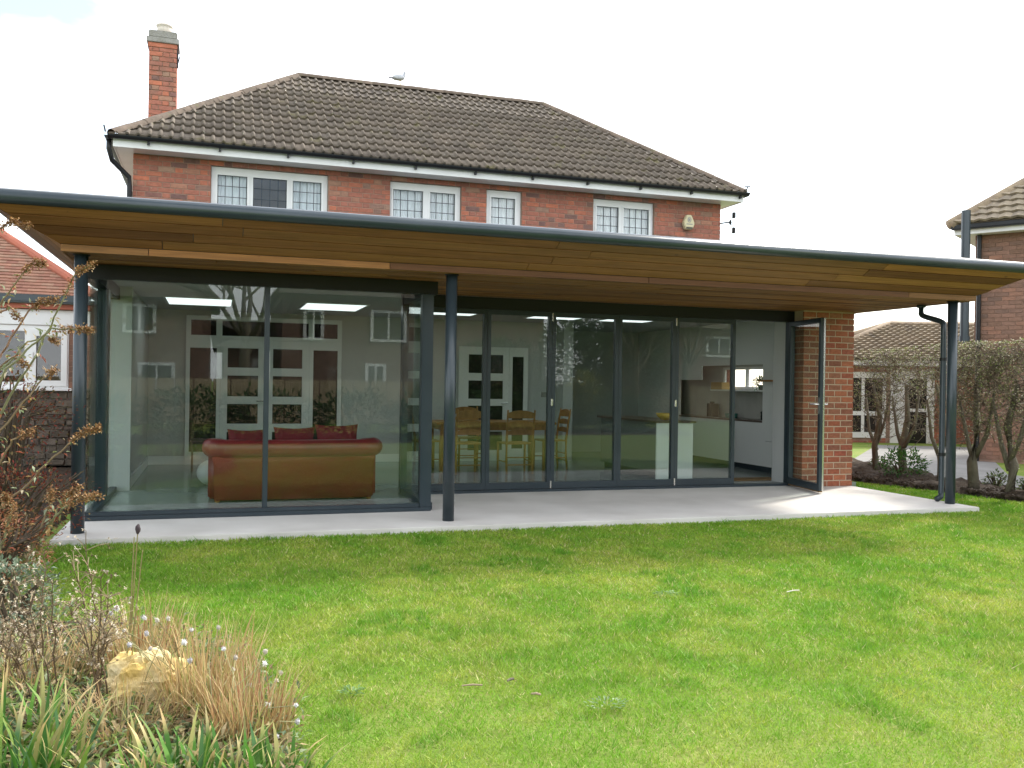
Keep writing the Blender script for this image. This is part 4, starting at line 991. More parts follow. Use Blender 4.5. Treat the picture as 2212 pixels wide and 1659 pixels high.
rv = [bpt(-.5, .4, 1.93), bpt(W_, .4, 1.93), bpt(W_, -4.4, 1.93), bpt(-.5, -4.4, 1.93), bpt(-.5+rr, .4-rr, 1.93+rh), bpt(W_, .4-rr, 1.93+rh)]
br_ = ob('roof', MB().add(rv, [(0, 1, 5, 4), (1, 2, 5), (2, 3, 4, 5), (3, 0, 4), (3, 2, 1, 0)]), M['tile_nb'], BU)
roof_slope(bpt(-.5, .42, 1.94), bx, -bo*rr+Vector((0, 0, rh)), W_+.5, math.hypot(rr, rh), M['tile_nb'], br_, .2, .2, rr, 0, wave=.022, thick=.06)
ob('hip', MB().tube([rv[0], rv[4], rv[5]], .11, 9), M['ridge_nb'], br_, smooth=True)
ob('hip', MB().tube([rv[3], rv[4]], .11, 9), M['ridge_nb'], br_, smooth=True)

# tall neighbour at the right edge
NB = thing('neighbour_house', 'tall brown brick neighbouring house with pale tiled roof beyond the hedge', 'house', (15.5, 2.5, 0))
n0 = Vector((14.155, 5.218, -.2)); ne = Vector((.539, -.842, 0)).normalized(); no = Vector((ne.y, -ne.x, 0))
if no.dot(Vector((CAM[0]-n0.x, CAM[1]-n0.y, 0))) < 0: no = -no
def npt(a, k, z): return Vector((n0.x, n0.y, 0))+ne*a+no*k+Vector((0, 0, z))
def nbox(a0, a1, k0, k1, z0, z1):
    vs = [npt(a, k, z) for z in (z0, z1) for a, k in ((a0, k1), (a1, k1), (a1, k0), (a0, k0))]
    return MB().add(vs, [(0, 3, 2, 1), (4, 5, 6, 7), (0, 1, 5, 4), (1, 2, 6, 5), (2, 3, 7, 6), (3, 0, 4, 7)])
nw = ob('wall', nbox(0, 8, -7, 0, -.2, 4.15), M['mortar'], NB)
wall_bricks(npt(0, 0, 0), ne, 5.0, 0, 4.15, no, 'brick_nb', nw, pitch=.225)
ob('fascia', nbox(-.3, 8.2, .02, .28, 4.05, 4.16), M['white'], NB); ob('gutter', nbox(-.34, 8.2, .285, .38, 4.13, 4.22), M['black'], NB, bevel=.02)
ob('eaves_soffit', nbox(-.3, -.001, -6, .02, 4.05, 4.16), M['white'], NB)
nr, nh = 3.6, 2.9
nv = [npt(-.36, .36, 4.23), npt(8.3, .36, 4.23), npt(8.3, .36-2*nr, 4.23), npt(-.36, .36-2*nr, 4.23), npt(-.36+nr, .36-nr, 4.23+nh), npt(8.3, .36-nr, 4.23+nh)]
nrf = ob('roof', MB().add(nv, [(0, 1, 5, 4), (1, 2, 5), (2, 3, 4, 5), (3, 0, 4), (3, 2, 1, 0)]), M['tile_nb'], NB)
roof_slope(npt(-.36, .38, 4.24), ne, -no*nr+Vector((0, 0, nh)), 6.0, math.hypot(nr, nh), M['tile_nb'], nrf, .2, .21, nr, 0, wave=.026, thick=.04)
ob('hip', MB().tube([nv[0], nv[4]], .1, 9), M['ridge_nb'], nrf, smooth=True)
sp_ = Vector(at(2087, 455, 15.6)); sp2 = Vector(at(2087, 735, 15.6))
ob('soil_pipe', MB().tube([(sp_.x, sp_.y, sp_.z), (sp_.x, sp_.y, sp2.z)], .075, 12).lathe((sp_.x, sp_.y, sp2.z-.05), [(.09, 0), (.09, .12)], 12), M['frame'], NB, smooth=False)
ob('downpipe', MB().tube([npt(.08, .09, 4.1), npt(.08, .06, -.2)], .04, 8), M['black'], NB)
fp = npt(1.15, .06, 2.0); ob('flue', MB().lathe((fp.x, fp.y, 2.0), [(.07, 0), (.095, .02), (.10, .13), (.085, .13)], 14).tube([npt(1.15, 0, 2.04), npt(1.15, .09, 2.04)], .04, 8), M['white'], NB)

# houses across the garden (seen mirrored in the glazing)
def facing_house(label, x0, x1, y, eave, ridge, wins, gable=False):
    h = thing('facing_house', label, 'house', ((x0+x1)/2, y-3, 0))
    w = ob('wall', B(x0, x1, y-6, y, 0, eave), M['brick_nb'], h)
    yr = y-3
    ob('roof', MB().add([(x0-.3, y+.35, eave-.1), (x1+.3, y+.35, eave-.1), (x1+.3, y-6.35, eave-.1), (x0-.3, y-6.35, eave-.1), (x0+1.8, yr, ridge), (x1-1.8, yr, ridge)], [(0, 1, 5, 4), (1, 2, 5), (2, 3, 4, 5), (3, 0, 4), (3, 2, 1, 0)]), M['tile'], h)
    for (a, b, z0_, z1_) in wins:
        n = 3 if b-a > 1.2 else 2; cols = [(a+.07+(b-a-.14)/n*i+.03, a+.07+(b-a-.14)/n*(i+1)-.03, z0_+.08, z1_-.08) for i in range(n)]
        win = ob('window', grid_boxes(MB(), a, b, z0_, z1_, cols, wallY(y+.002, y+.06)), M['white'], h)
        for c_ in cols: part('pane', B(c_[0]-.002, c_[1]+.002, y+.02, y+.03, c_[2]-.002, c_[3]+.002), 'darkpane', win)
    return h
def vx(u, yv):
    d = ray(u, 680); return CAM[0]+d[0]*(yv-CAM[1])/d[1]
yo = -19.5; yv = 2*YB-yo; yv2 = 2*YD-yo
facing_house('brown brick house across the garden, mirrored in the left bay glass', vx(150, yv), vx(455, yv), yo, 3.7, 6.0, [(vx(265, yv), vx(338, yv), 2.55, 3.4), (vx(300, yv), vx(380, yv), .7, 1.7)])
facing_house('brown brick house across the garden, mirrored in the right bay glass', vx(610, yv), vx(1175, yv2), yo, 4.0, 6.4, [(vx(655, yv), vx(700, yv), 2.5, 3.45), (vx(800, yv), vx(878, yv), 2.5, 3.5), (vx(790, yv), vx(835, yv), .8, 1.8)])
facing_house('low brick garage across the garden, mirrored between two taller houses', vx(455, yv)+.4, vx(610, yv)-.4, yo-1, 2.35, 3.3, [])
facing_house('low brown brick house across the garden, mirrored in the folding doors', vx(1440, yv2), vx(1800, yv2), yo, 3.6, 5.4, [(vx(1525, yv2), vx(1580, yv2), 2.4, 3.2)])

# ------------------------------------------------------------------ trees and shrubs
def branch(mb, p, d, l, r, depth, rng, tips, spread=.55, n=5, col=None, gravity=0.0, split=(2, 3)):
    p = Vector(p); d = Vector(d).normalized(); pts = [p.copy()]; cur = p.copy(); seg = 4
    for i in range(seg):
        d = (d+Vector((rng.gauss(0, .12), rng.gauss(0, .12), rng.gauss(0, .08)+gravity))).normalized(); cur = cur+d*l/seg; pts.append(cur.copy())
    k = {'col': col} if col else {}
    mb.tube(pts, [r*(1-.45*i/seg) for i in range(seg+1)], n if depth > 1 else 3, caps=False, **k)
    if depth <= 0: tips.append((cur.copy(), d.copy())); return
    for k_ in range(rng.randint(*split)):
        q = pts[rng.randint(2, seg)]; nd = (d+Vector((rng.gauss(0, spread), rng.gauss(0, spread), rng.gauss(.1, spread*.7)))).normalized()
        branch(mb, q, nd, l*rng.uniform(.6, .85), r*.55, depth-1, rng, tips, spread, n, col, gravity, split)
def bare_tree(name, label, x, y, h, seed, group):
    rng = random.Random(seed); t = thing(name, label, 'tree', (x, y, LAWN_Z), group); tr = MB(); tips = []
    tr.tube([(x, y, LAWN_Z-.02), (x+rng.uniform(-.1, .1), y, h*.18), (x+rng.uniform(-.15, .15), y, h*.34)], [h*.024, h*.019, h*.016], 8); ob('trunk', tr, M['bark'], t, smooth=True)
    cr_ = MB()
    for k in range(6):
        a_ = k*1.05+rng.uniform(-.3, .3); branch(cr_, (x, y, h*(.22+.02*k)), (math.cos(a_)*.6, math.sin(a_)*.6, 1), h*.26, h*.010, 4, rng, tips, .5, split=(2, 4))
    ob('crown', cr_, M['bark'], t); return t
bare_tree('bare_tree', 'tall leafless tree across the garden, mirrored between the two houses', vx(530, yv), yo+1.0, 8.5, 3, 'trees across the garden')
bare_tree('bare_tree', 'leafless tree across the garden, mirrored in the middle folding door', vx(1270, yv2), yo+4, 7.0, 5, 'trees across the garden')
bare_tree('bare_tree', 'leafless tree across the garden, mirrored in the fourth folding door', vx(1400, yv2), yo+3, 7.5, 9, 'trees across the garden')
def leafy_bush(name, label, c, r, n, cols, seed, size=.06, group=None, cat='shrub', twigs=9):
    rng = random.Random(seed); t = thing(name, label, cat, (c[0], c[1], LAWN_Z), group); mb = MB(); st_ = MB()
    for k in range(twigs):
        a_ = rng.uniform(0, 6.28); st_.tube([(c[0]+.1*r[0]*math.cos(a_), c[1]+.1*r[1]*math.sin(a_), LAWN_Z), (c[0]+.4*r[0]*math.cos(a_), c[1]+.4*r[1]*math.sin(a_), c[2]), (c[0]+rng.uniform(.5, .95)*r[0]*math.cos(a_+.2), c[1]+rng.uniform(.5, .95)*r[1]*math.sin(a_+.2), c[2]+rng.uniform(.1, .8)*r[2])], [.012, .009, .004], 5, col=(.08, .06, .04))
    for k in range(n):
        d = Vector((rng.gauss(0, 1), rng.gauss(0, 1), rng.gauss(0, 1))).normalized(); q = rng.uniform(.3, 1)**.5*(1+.18*math.sin(d.x*5+seed)*math.cos(d.y*6+d.z*4))
        p = Vector((c[0]+d.x*r[0]*q, c[1]+d.y*r[1]*q, max(LAWN_Z+.02, c[2]+d.z*r[2]*q))); b_ = rng.choice(cols); v_ = rng.uniform(.7, 1.25)
        mb.leaf(p, d+Vector((rng.gauss(0, .6), rng.gauss(0, .6), rng.gauss(.2, .5))), size*rng.uniform(.6, 1.3), size*.5, tuple(x*v_ for x in b_), .25)
    ob('stems', st_, M['dry'], t); ob('foliage', mb, M['leaf'], t); return t
EVG = [(.03, .07, .02), (.045, .09, .025), (.06, .11, .03)]
for k, (u_, yy_, rr_, hh_, lb) in enumerate([(1080, -17, 1.6, 1.5, 'broad dark evergreen bush across the garden, mirrored in the second folding door'), (1240, -15.5, 1.3, 2.0, 'dark evergreen bush across the garden, mirrored in the third folding door'), (1350, -16.5, 1.9, 2.3, 'large dark evergreen bush across the garden, mirrored in the fourth folding door')]):
    xx_ = vx(u_, 2*YD-yy_); leafy_bush('evergreen_bush', lb, (xx_, yy_, hh_*.8), (rr_, 1.0, hh_), 4200, EVG, 40+k, .2)
for k in range(10):
    leafy_bush('evergreen_bush', 'low dark evergreen bush in the border opposite the house, mirrored low in the glass', (-5.2+k*1.85+RND.uniform(-.2, .2), -10.6+RND.uniform(-.3, .3), .42), (1.1, .8, .62), 1300, EVG, 140+k, .13, group='low evergreen bushes opposite the house')
fo = leafy_bush('flowering_shrub', 'yellow flowering shrub across the garden, mirrored in the third folding door', (vx(1265, 2*YD+12.5), -12.5, 1.0), (.6, .5, .7), 900, [(.5, .42, .03), (.4, .38, .05), (.12, .2, .04)], 77, .08)
fe = thing('garden_fence', 'timber fence across the garden, mirrored low in the glazing', 'fence', (6, -18, 0))
for k in range(60): ob('fence_board', B(-9+k*.5, -9+k*.5+.46, -18.02+.01*(k % 2), -18+.01*(k % 2), LAWN_Z, 1.25), M['wood'], fe)

def vary_(c, rng, k=.3):
    v = rng.uniform(1-k, 1+k); return tuple(x*v for x in c)
# pleached hedge trees on the right
hedge = [(10.62, 3.55), (10.42, 2.75), (10.12, 1.75), (9.93, 1.0), (9.86, .42), (9.84, -.25), (9.90, -.95)]
labs_h = ['clipped bare hedge tree rooted closest to the brick pier', 'clipped bare hedge tree second along from the brick pier', 'clipped bare hedge tree largely hidden by the end post', 'clipped bare hedge tree with stout trunk just past the end post', 'clipped bare hedge tree second past the end post', 'clipped bare hedge tree third past the end post', 'clipped bare hedge tree fourth past the end post']
for k, (x, y) in enumerate(hedge):
    rng = random.Random(100+k); t = thing('hedge_tree', labs_h[k], 'hedge', (x, y, LAWN_Z), 'row of clipped hedge trees'); tr = MB(); z = LAWN_Z
    r0 = rng.uniform(.045, .06); tr.tube([(x, y, z), (x+rng.gauss(0, .02), y+rng.gauss(0, .03), .35), (x+rng.gauss(0, .03), y+rng.gauss(0, .05), .8), (x+rng.gauss(0, .03), y+rng.gauss(0, .06), 1.3)], [r0*1.25, r0, r0*.8, r0*.4], 8)
    tr.tube([(x, y, .3), (x+rng.gauss(0, .05), y+.15, .6), (x, y+.25, 1.1)], [r0*.6, r0*.5, r0*.3], 6); tr.tube([(x, y, .4), (x+rng.gauss(0, .05), y-.15, .7), (x, y-.28, 1.2)], [r0*.55, r0*.45, r0*.25], 6)
    ob('trunk', tr, M['bark'], t, smooth=True)
    tw = MB(); lf = MB(); tips = []
    for i in range(120 if k < 3 else 170):
        p = Vector((x+rng.gauss(0, .10), y+rng.uniform(-.42, .42), .5+1.2*rng.random()**.55)); d = Vector((rng.gauss(0, .7), rng.gauss(0, .8), rng.gauss(.35, .6)))
        branch(tw, p, d, rng.uniform(.14, .26), .0055, 2, rng, tips, .7, 4, col=rng.choice([(.16, .125, .09), (.12, .095, .07), (.2, .165, .12)]), split=(2, 3))
    tw.v = [(x+max(-.30, min(.30, a_-x)), y+max(-.46, min(.46, b_-y)), min(c_, 1.79+.03*math.sin(b_*9+a_*11))) for a_, b_, c_ in tw.v]
    ob('twigs', tw, M['dry'], t)
    for (p, d) in tips:
        for q in range(3):
            if rng.random() < .95:
                pp = Vector((x+max(-.31, min(.31, p.x-x+rng.gauss(0, .03))), y+max(-.47, min(.47, p.y-y+rng.gauss(0, .03))), min(p.z+rng.gauss(0, .03), 1.81)))
                c_ = rng.choice([(.32, .27, .17), (.22, .21, .10), (.19, .24, .075), (.44, .39, .27), (.22, .28, .08), (.10, .095, .05)]); lf.leaf(pp, (rng.gauss(0, 1), rng.gauss(0, 1), rng.gauss(0, .8)), rng.uniform(.018, .034), .018, c_, .2)
    ob('leaves', lf, M['leaf'], t)
cl = MB(); rng = random.Random(44)
for k in range(900):
    y = rng.uniform(-1.1, 3.6); xf = float(np.interp(y, [p[1] for p in HEDGE_F][::-1], [p[0] for p in HEDGE_F][::-1])); r_ = rng.uniform(.008, .035)*rng.random()**.5+.006
    cl.ell((xf+.04+rng.random()**1.5*.7, y, LAWN_Z+.03+rng.uniform(0, .03)), (r_*1.3, r_*1.1, r_), 6, 4, .25, col=vary_((.06, .043, .03), rng))
o = ob('soil_clods', cl, M['dry'], kind='stuff'); o['label'] = 'loose dark soil clods under the hedge'; o['category'] = 'soil'
gp_ = on_ground(1945, 1035)
leafy_bush('green_shrub', 'small glossy green shrub at the foot of the hedge by the pier', (gp_[0]+.15, gp_[1]+.1, .16), (.34, .28, .24), 900, [(.035, .11, .02), (.05, .15, .025), (.09, .17, .03)], 21, .055)
for (u_, v_, lb) in ((2135, 1050, 'low yellowish weed clump under the hedge beside a trunk'), (1885, 1012, 'dark low leafy clump in the soil next to the brick pier'), (2205, 1066, 'low green weed clump under the hedge at the lawn corner')):
    q = on_ground(u_, v_); leafy_bush('weed_clump', lb, (q[0]+.12, q[1], .06), (.16, .14, .12), 240, [(.08, .12, .03), (.14, .16, .04), (.06, .1, .03)], int(u_), .05, cat='plant')

# ------------------------------------------------------------------ planting at the left
S_ = IW/2245.0
def vary(c, rng, k=.25):
    v = rng.uniform(1-k, 1+k); return tuple(max(0.004, x*v) for x in c)
# arching shrub with dry flower spikes
rng = random.Random(5)
sh = thing('arching_shrub', 'tall arching shrub with dry brown flower spikes in front of the outbuilding', 'shrub', (-1.25, -1.6, LAWN_Z))
stems = [  # photo polylines (u, v) with a depth, last points form the spike
    ([(-60, 1250), (0, 1100), (75, 1028), (143, 962), (185, 932), (213, 924)], 5.0, 2), ([(40, 1240), (100, 1160), (126, 1101), (146, 1065), (173, 1052)], 4.9, 2),
    ([(30, 1230), (100, 1140), (136, 1100), (173, 1075), (216, 1072)], 4.8, 2), ([(-60, 900), (-20, 700), (0, 657), (40, 600), (75, 566), (96, 569)], 5.2, 2),
    ([(-60, 980), (-30, 830), (0, 765), (62, 673), (87, 653), (121, 648)], 5.0, 2), ([(-60, 940), (12, 798), (70, 745), (112, 711), (166, 711), (197, 713)], 4.9, 2),
    ([(-60, 1000), (20, 860), (80, 760), (125, 669), (166, 586), (200, 571)], 5.1, 2), ([(-50, 860), (0, 800), (60, 740), (100, 725), (125, 740)], 5.3, 1),
    ([(-80, 1100), (-20, 960), (40, 880), (95, 815), (118, 800)], 4.9, 1), ([(-40, 560), (-10, 500), (22, 478), (62, 486)], 5.2, 2),
    ([(-60, 1150), (-10, 1010), (30, 950), (70, 930)], 4.7, 1), ([(-60, 900), (-10, 800), (30, 770), (60, 790)], 5.0, 1),
    ([(20, 1300), (70, 1190), (104, 1100), (110, 1060)], 4.7, 1), ([(-30, 1260), (10, 1160), (25, 1090), (10, 1070)], 4.6, 2), ([(-60, 760), (-20, 690), (20, 660), (45, 690)], 5.0, 1)]
stm = MB(); spk = MB(); lfm = MB(); base = Vector((-1.25, -1.6, LAWN_Z))
for pl, dep, sp in stems:
    pts = [Vector(at(u, v, dep+rng.uniform(-.03, .03))) for u, v in pl]
    fine = []
    for i in range(len(pts)-1):
        for k in range(5):
            fine.append(pts[i].lerp(pts[i+1], k/5)+Vector((rng.gauss(0, .004), rng.gauss(0, .004), rng.gauss(0, .004))))
    fine.append(pts[-1]); n = len(fine)
    root = [base+Vector((rng.gauss(0, .12), rng.gauss(0, .12), 0)), base.lerp(fine[0], .5)+Vector((0, 0, .1))]
    stm.tube(root+fine, [.012, .010]+[.008*(1-.7*i/n) for i in range(n)], 5, col=rng.choice([(.22, .16, .09), (.2, .2, .1), (.26, .15, .09)]))
    for i, p in enumerate(fine):
        t = i/n
        if i >= n-5*sp+1:                               # dry panicle
            rr_ = .021*(1-.55*(i-(n-5*sp+1))/max(1, 5*sp-1))
            for k in range(48):
                d = Vector((rng.gauss(0, 1), rng.gauss(0, 1), rng.gauss(0, 1))).normalized()
                spk.leaf(p+d*rr_*rng.uniform(.1, .8)+Vector((rng.gauss(0, .008), 0, rng.gauss(0, .008))), d, .014, .010, vary(rng.choice([(.34, .19, .07), (.28, .15, .06), (.42, .30, .16), (.25, .13, .06)]), rng), .2)
        elif t > .12 and i % 2 == 0:
            for k in range(rng.randint(2, 6)):
                d = Vector((rng.gauss(0, 1), rng.gauss(0, 1), rng.gauss(.1, .8)))
                c_ = rng.choice([(.16, .2, .09), (.28, .32, .2), (.2, .22, .07), (.36, .24, .1), (.30, .09, .05), (.42, .36, .24)])
                lfm.leaf(p+d.normalized()*rng.uniform(0, .04), d, rng.uniform(.02, .055), rng.uniform(.012, .02), vary(c_, rng), .3)
ob('stems', stm, M['dry'], sh); ob('flower_spikes', spk, M['dry'], sh); ob('foliage', lfm, M['leaf'], sh)
def red_mound(label, u, v, dep, r, n, cols, seed, size=.03):
    c = at(u, v, dep); return leafy_bush('red_leaved_shrub', label, (c[0], c[1], c[2]), r, n, cols, seed, size, twigs=46)
RED = [(.22, .035, .025), (.16, .03, .02), (.28, .08, .035), (.12, .05, .025), (.10, .09, .035), (.2, .14, .06)]
red_mound('loose red leaved shrub against the rubble wall', -10, 900, 6.6, (.55, .4, .34), 1500, RED, 31)
red_mound('low russet leaved shrub spreading beside the patio corner', 20, 1085, 6.2, (.5, .55, .26), 2600, RED+[(.24, .12, .06)], 32, .028)
red_mound('rusty leaved shrub under the arching spikes', -20, 1180, 4.7, (.32, .3, .22), 1500, [(.26, .10, .05), (.20, .07, .035), (.16, .12, .05), (.3, .17, .08)], 33, .026)
leafy_bush('grey_green_shrub', 'soft grey green leafy plant by the patio corner', (at(35, 1200, 4.4)[0], at(35, 1200, 4.4)[1], .16), (.22, .2, .17), 700, [(.16, .21, .14), (.22, .27, .19), (.1, .14, .07)], 34, .035)
leafy_bush('dark_green_shrub', 'dark green bush filling the corner before the rubble wall', (-1.55, 2.6, .32), (.7, .8, .42), 2400, [(.035, .045, .02), (.06, .06, .03), (.05, .04, .025), (.09, .07, .04)], 35, .06)

# dead aster-like perennials with fluffy heads
def dead_aster(label, u, v, tops, seed, dep):
    rng = random.Random(seed); g0 = Vector(on_ground(u, v, LAWN_Z)); t = thing('dead_perennial', label, 'plant', tuple(g0), 'dead perennials in the border'); s1 = MB(); h1 = MB()
    for (tu, tv) in tops:
        tp = Vector(at(tu, tv, dep+rng.uniform(-.12, .12))); p0 = g0+Vector((rng.gauss(0, .03), rng.gauss(0, .03), 0)); pts = []
        for k in range(9):
            f = k/8; pts.append(p0.lerp(tp, f)+Vector((rng.gauss(0, .006), rng.gauss(0, .006), .06*math.sin(math.pi*f))))
        s1.tube(pts, [.0036*(1-.6*k/8) for k in range(9)], 5, col=vary((.17, .12, .075), rng))
        for k in range(3, 9):
            for q in range(3):
                d = Vector((rng.gauss(0, .8), rng.gauss(0, .8), rng.uniform(.2, .8))).normalized(); e = pts[k]+d*rng.uniform(.03, .10)
                s1.tube([pts[k], pts[k].lerp(e, .5)+Vector((0, 0, .006)), e], [.002, .0017, .0012], 3, col=vary((.22, .17, .1), rng))
                for z in range(rng.randint(1, 3)):
                    cc = e+Vector((rng.gauss(0, .01), rng.gauss(0, .01), rng.gauss(.004, .008))); c_ = vary(rng.choice([(.5, .42, .3), (.6, .53, .42), (.36, .27, .17), (.14, .09, .06)]), rng)
                    for y in range(7):
                        dd_ = Vector((rng.gauss(0, 1), rng.gauss(0, 1), rng.gauss(.3, 1))).normalized(); h1.leaf(cc, dd_, .009, .005, c_, .1)
        for k in range(1, 6):
            for q in range(4): h1.leaf(pts[k], (rng.gauss(0, 1), rng.gauss(0, 1), rng.gauss(-.2, .6)), rng.uniform(.015, .035), .006, vary((.24, .17, .1), rng), .3)
    ob('stems', s1, M['dry'], t); ob('seed_heads', h1, M['dry'], t)
dead_aster('dark stemmed dead perennial with pale fluffy heads rising by the patio corner', 128, 1545, [(95, 1200), (30, 1240), (60, 1300), (110, 1260), (20, 1330), (5, 1390)], 61, 3.2)
dead_aster('dead perennial with wide beige heads just left of the golden rock', 205, 1550, [(185, 1190), (215, 1250), (160, 1230), (240, 1290), (150, 1310), (250, 1340), (200, 1330)], 62, 3.1)
dead_aster('short dead perennial leaning over the soil at the far left', 30, 1500, [(-10, 1290), (25, 1360), (60, 1370), (90, 1400), (-20, 1400)], 63, 3.4)
# tall bare seed stalk
g0 = Vector(on_ground(262, 1500, LAWN_Z)); t = thing('seed_stalk', 'pair of tall thin seed stalks with one dark head before the patio', 'plant', tuple(g0)); m1 = MB()
for (tu, tv, du) in ((298, 1143, 0), (290, 1160, 4), (308, 1190, 10)):
    tp = Vector(at(tu, tv, 3.25)); m1.tube([g0+Vector((.003*du, 0, 0)), g0.lerp(tp, .5)+Vector((.01, 0, 0)), tp], [.0035, .003, .002], 5, col=(.38, .33, .16))
ob('stalk', m1, M['dry'], t); tp = Vector(at(298, 1143, 3.25))
ob('seed_head', MB().ell(tuple(tp), (.009, .009, .018), 8, 6, .1, col=(.06, .045, .05)), M['dry'], t)
# seed-head flowers on wiry stems
heads = [(1125, 660), (1280, 735), (1460, 720), (965, 655), (830, 740), (865, 835), (1005, 860), (1495, 862), (1775, 880), (1575, 920), (1770, 960), (1230, 820), (740, 625), (620, 675), (695, 670), (780, 590), (1880, 1025), (1980, 1240), (1790, 1235), (1770, 1520), (1050, 670), (1680, 1105), (1270, 940), (1850, 1075), (1850, 1450), (1990, 1350), (1560, 1000), (980, 760)]
for gi, (lb, sel, root) in enumerate([('wiry plant with white fluffy seed heads behind the golden rock', lambda h: h[0] < 1350, (360, 1520)), ('wiry plant with white seed heads leaning over the lawn edge', lambda h: h[0] >= 1350, (520, 1600))]):
    rng = random.Random(80+gi); g0 = Vector(on_ground(*root, LAWN_Z)); t = thing('seed_head_plant', lb, 'plant', tuple(g0), 'wiry seed head plants'); m1 = MB(); m2 = MB()
    for (hx_, hy_) in [h for h in heads if sel(h)]:
        u, v = hx_/3.05*S_, (1140+hy_/3.05)*S_; dep = 3.25 if v < 1500 else 3.0
        tp = Vector(at(u, v, dep+rng.uniform(-.15, .15))); p0 = g0+Vector((rng.gauss(0, .07), rng.gauss(0, .05), 0)); mid = p0.lerp(tp, .55)+Vector((rng.gauss(0, .02), rng.gauss(0, .02), .05))
        m1.tube([p0, p0.lerp(mid, .5)+Vector((0, 0, .02)), mid, tp], [.002, .0018, .0015, .0012], 4, col=vary((.36, .34, .18), rng))
        r_ = rng.uniform(.008, .013); c_ = vary(rng.choice([(.55, .53, .55), (.68, .66, .64), (.5, .45, .38)]), rng, .15)
        m2 = MB(); m2.ell(tuple(tp), (r_*.75, r_*.75, r_*.75), 7, 5, .15, col=c_)
        for k in range(26): m2.leaf(tp, (rng.gauss(0, 1), rng.gauss(0, 1), rng.gauss(.2, 1)), r_*1.25, .004, vary(c_, rng), 0)
        ob('seed_head', m2, M['dry'], t)
    ob('stems', m1, M['dry'], t)
# tufts: dry grass and green strap leaves
def tuft(name, label, u, v, n, spread, l, w, cols, seed, lean=(.35, .35), droop=.5, tips=None, cat='plant', group=None, zoff=0):
    rng = random.Random(seed); g0 = Vector(on_ground(u, v, LAWN_Z)); mb = MB()
    for k in range(n):
        a_ = rng.uniform(0, 6.283); q = spread*math.sqrt(rng.random()); p = g0+Vector((q*math.cos(a_), q*math.sin(a_), zoff))
        d = Vector((math.cos(a_)*lean[0]*rng.uniform(.1, 1.3)+rng.gauss(0, .15), math.sin(a_)*lean[0]*rng.uniform(.1, 1.3)+rng.gauss(0, .15), 1))
        mb.strap(p, d, l*rng.uniform(.5, 1.15), w*rng.uniform(.6, 1.25), vary(rng.choice(cols), rng), droop*rng.uniform(.4, 1.6), 5, vary(rng.choice(tips), rng) if tips and rng.random() < .6 else None)
    return tag(ob(name, mb, M['leaf'], smooth=True), label, cat, group)
STRAW = [(0.483, 0.356, 0.172), (0.575, 0.437, 0.230), (0.380, 0.253, 0.115), (0.345, 0.345, 0.115), (0.437, 0.287, 0.127)]
tuft('dry_grass_tuft', 'pale straw dry grass tuft on the lawn side of the golden rock', 452, 1545, 420, .15, .34, .0045, STRAW, 1, (.3, .3), .35, group='dry grass tufts in the border')
tuft('dry_grass_tuft', 'russet dry grass tuft at the bed edge by the lawn', 540, 1600, 380, .13, .27, .0045, STRAW+[(.36, .17, .09)], 2, (.4, .4), .5, group='dry grass tufts in the border')
tuft('dry_grass_tuft', 'thin brown dry grass behind the golden rock', 300, 1445, 380, .20, .30, .004, STRAW+[(.3, .14, .07)], 3, (.3, .3), .35, group='dry grass tufts in the border')
tuft('dry_grass_tuft', 'matted pale dry grass in front of the golden rock', 250, 1610, 330, .17, .20, .004, STRAW, 4, (.7, .7), .9, group='dry grass tufts in the border')
tuft('dry_grass_tuft', 'low tangled dry grass at the far left of the bed', 70, 1480, 420, .24, .24, .004, STRAW+[(.2, .22, .07)], 5, (.6, .6), .8, group='dry grass tufts in the border')
GR_ = [(.05, .15, .02), (.075, .2, .025), (.11, .25, .035), (.08, .18, .06), (.16, .26, .045), (.3, .28, .1)]
TIPS = [(.5, .42, .2), (.36, .36, .12), (.55, .4, .18)]
for k, (u, v, n, l, lb) in enumerate([(15, 1740, 60, .36, 'broad green strap leaved clump in the corner of the bed'), (110, 1720, 50, .30, 'green strap leaved clump with yellowing tips left of the matted straw'), (310, 1735, 46, .24, 'fresh green strap leaved clump below the golden rock'),
                                       (405, 1725, 52, .25, 'green strap leaved clump with curled tan tips below the dry grass'), (505, 1730, 50, .22, 'short green strap leaved clump by the russet dry grass'), (600, 1745, 44, .2, 'small green strap leaved clump at the lawn edge'), (60, 1620, 40, .28, 'upright green strap leaved clump under the dead perennials')]):
    tuft('strap_leaf_clump', lb, u, v, n, .12, l, .019, GR_, 20+k, (.45, .45), .75, TIPS, group='strap leaved clumps along the border')
# low weeds and litter over the soil
mb = MB(); rng = random.Random(9)
for k in range(26000):
    u, v = rng.uniform(-120, 660), rng.uniform(1210, 1760); q = on_ground(u, v, LAWN_Z)
    lim = None
    for i in range(len(BED)-1):
        (xa, ya), (xb, yb) = BED[i], BED[i+1]
        if yb <= q[1] <= ya: lim = xa+(xb-xa)*(q[1]-ya)/(yb-ya)
    if lim is None or q[0] > lim+rng.gauss(0.02, .05): continue
    c_ = rng.choice([(.12, .2, .04), (.18, .26, .06), (.3, .25, .12), (.36, .28, .15), (.14, .2, .1), (.22, .15, .08), (.25, .3, .16)])
    mb.leaf(Vector(q)+Vector((0, 0, rng.uniform(.02, .10)*rng.random())), (rng.gauss(0, 1), rng.gauss(0, 1), rng.gauss(.5, .6)), rng.uniform(.02, .06), rng.uniform(.006, .022), vary(c_, rng), .3)
o = ob('border_ground_cover', mb, M['leaf'], kind='stuff'); o['label'] = 'low weeds and dry litter covering the border soil'; o['category'] = 'ground cover'
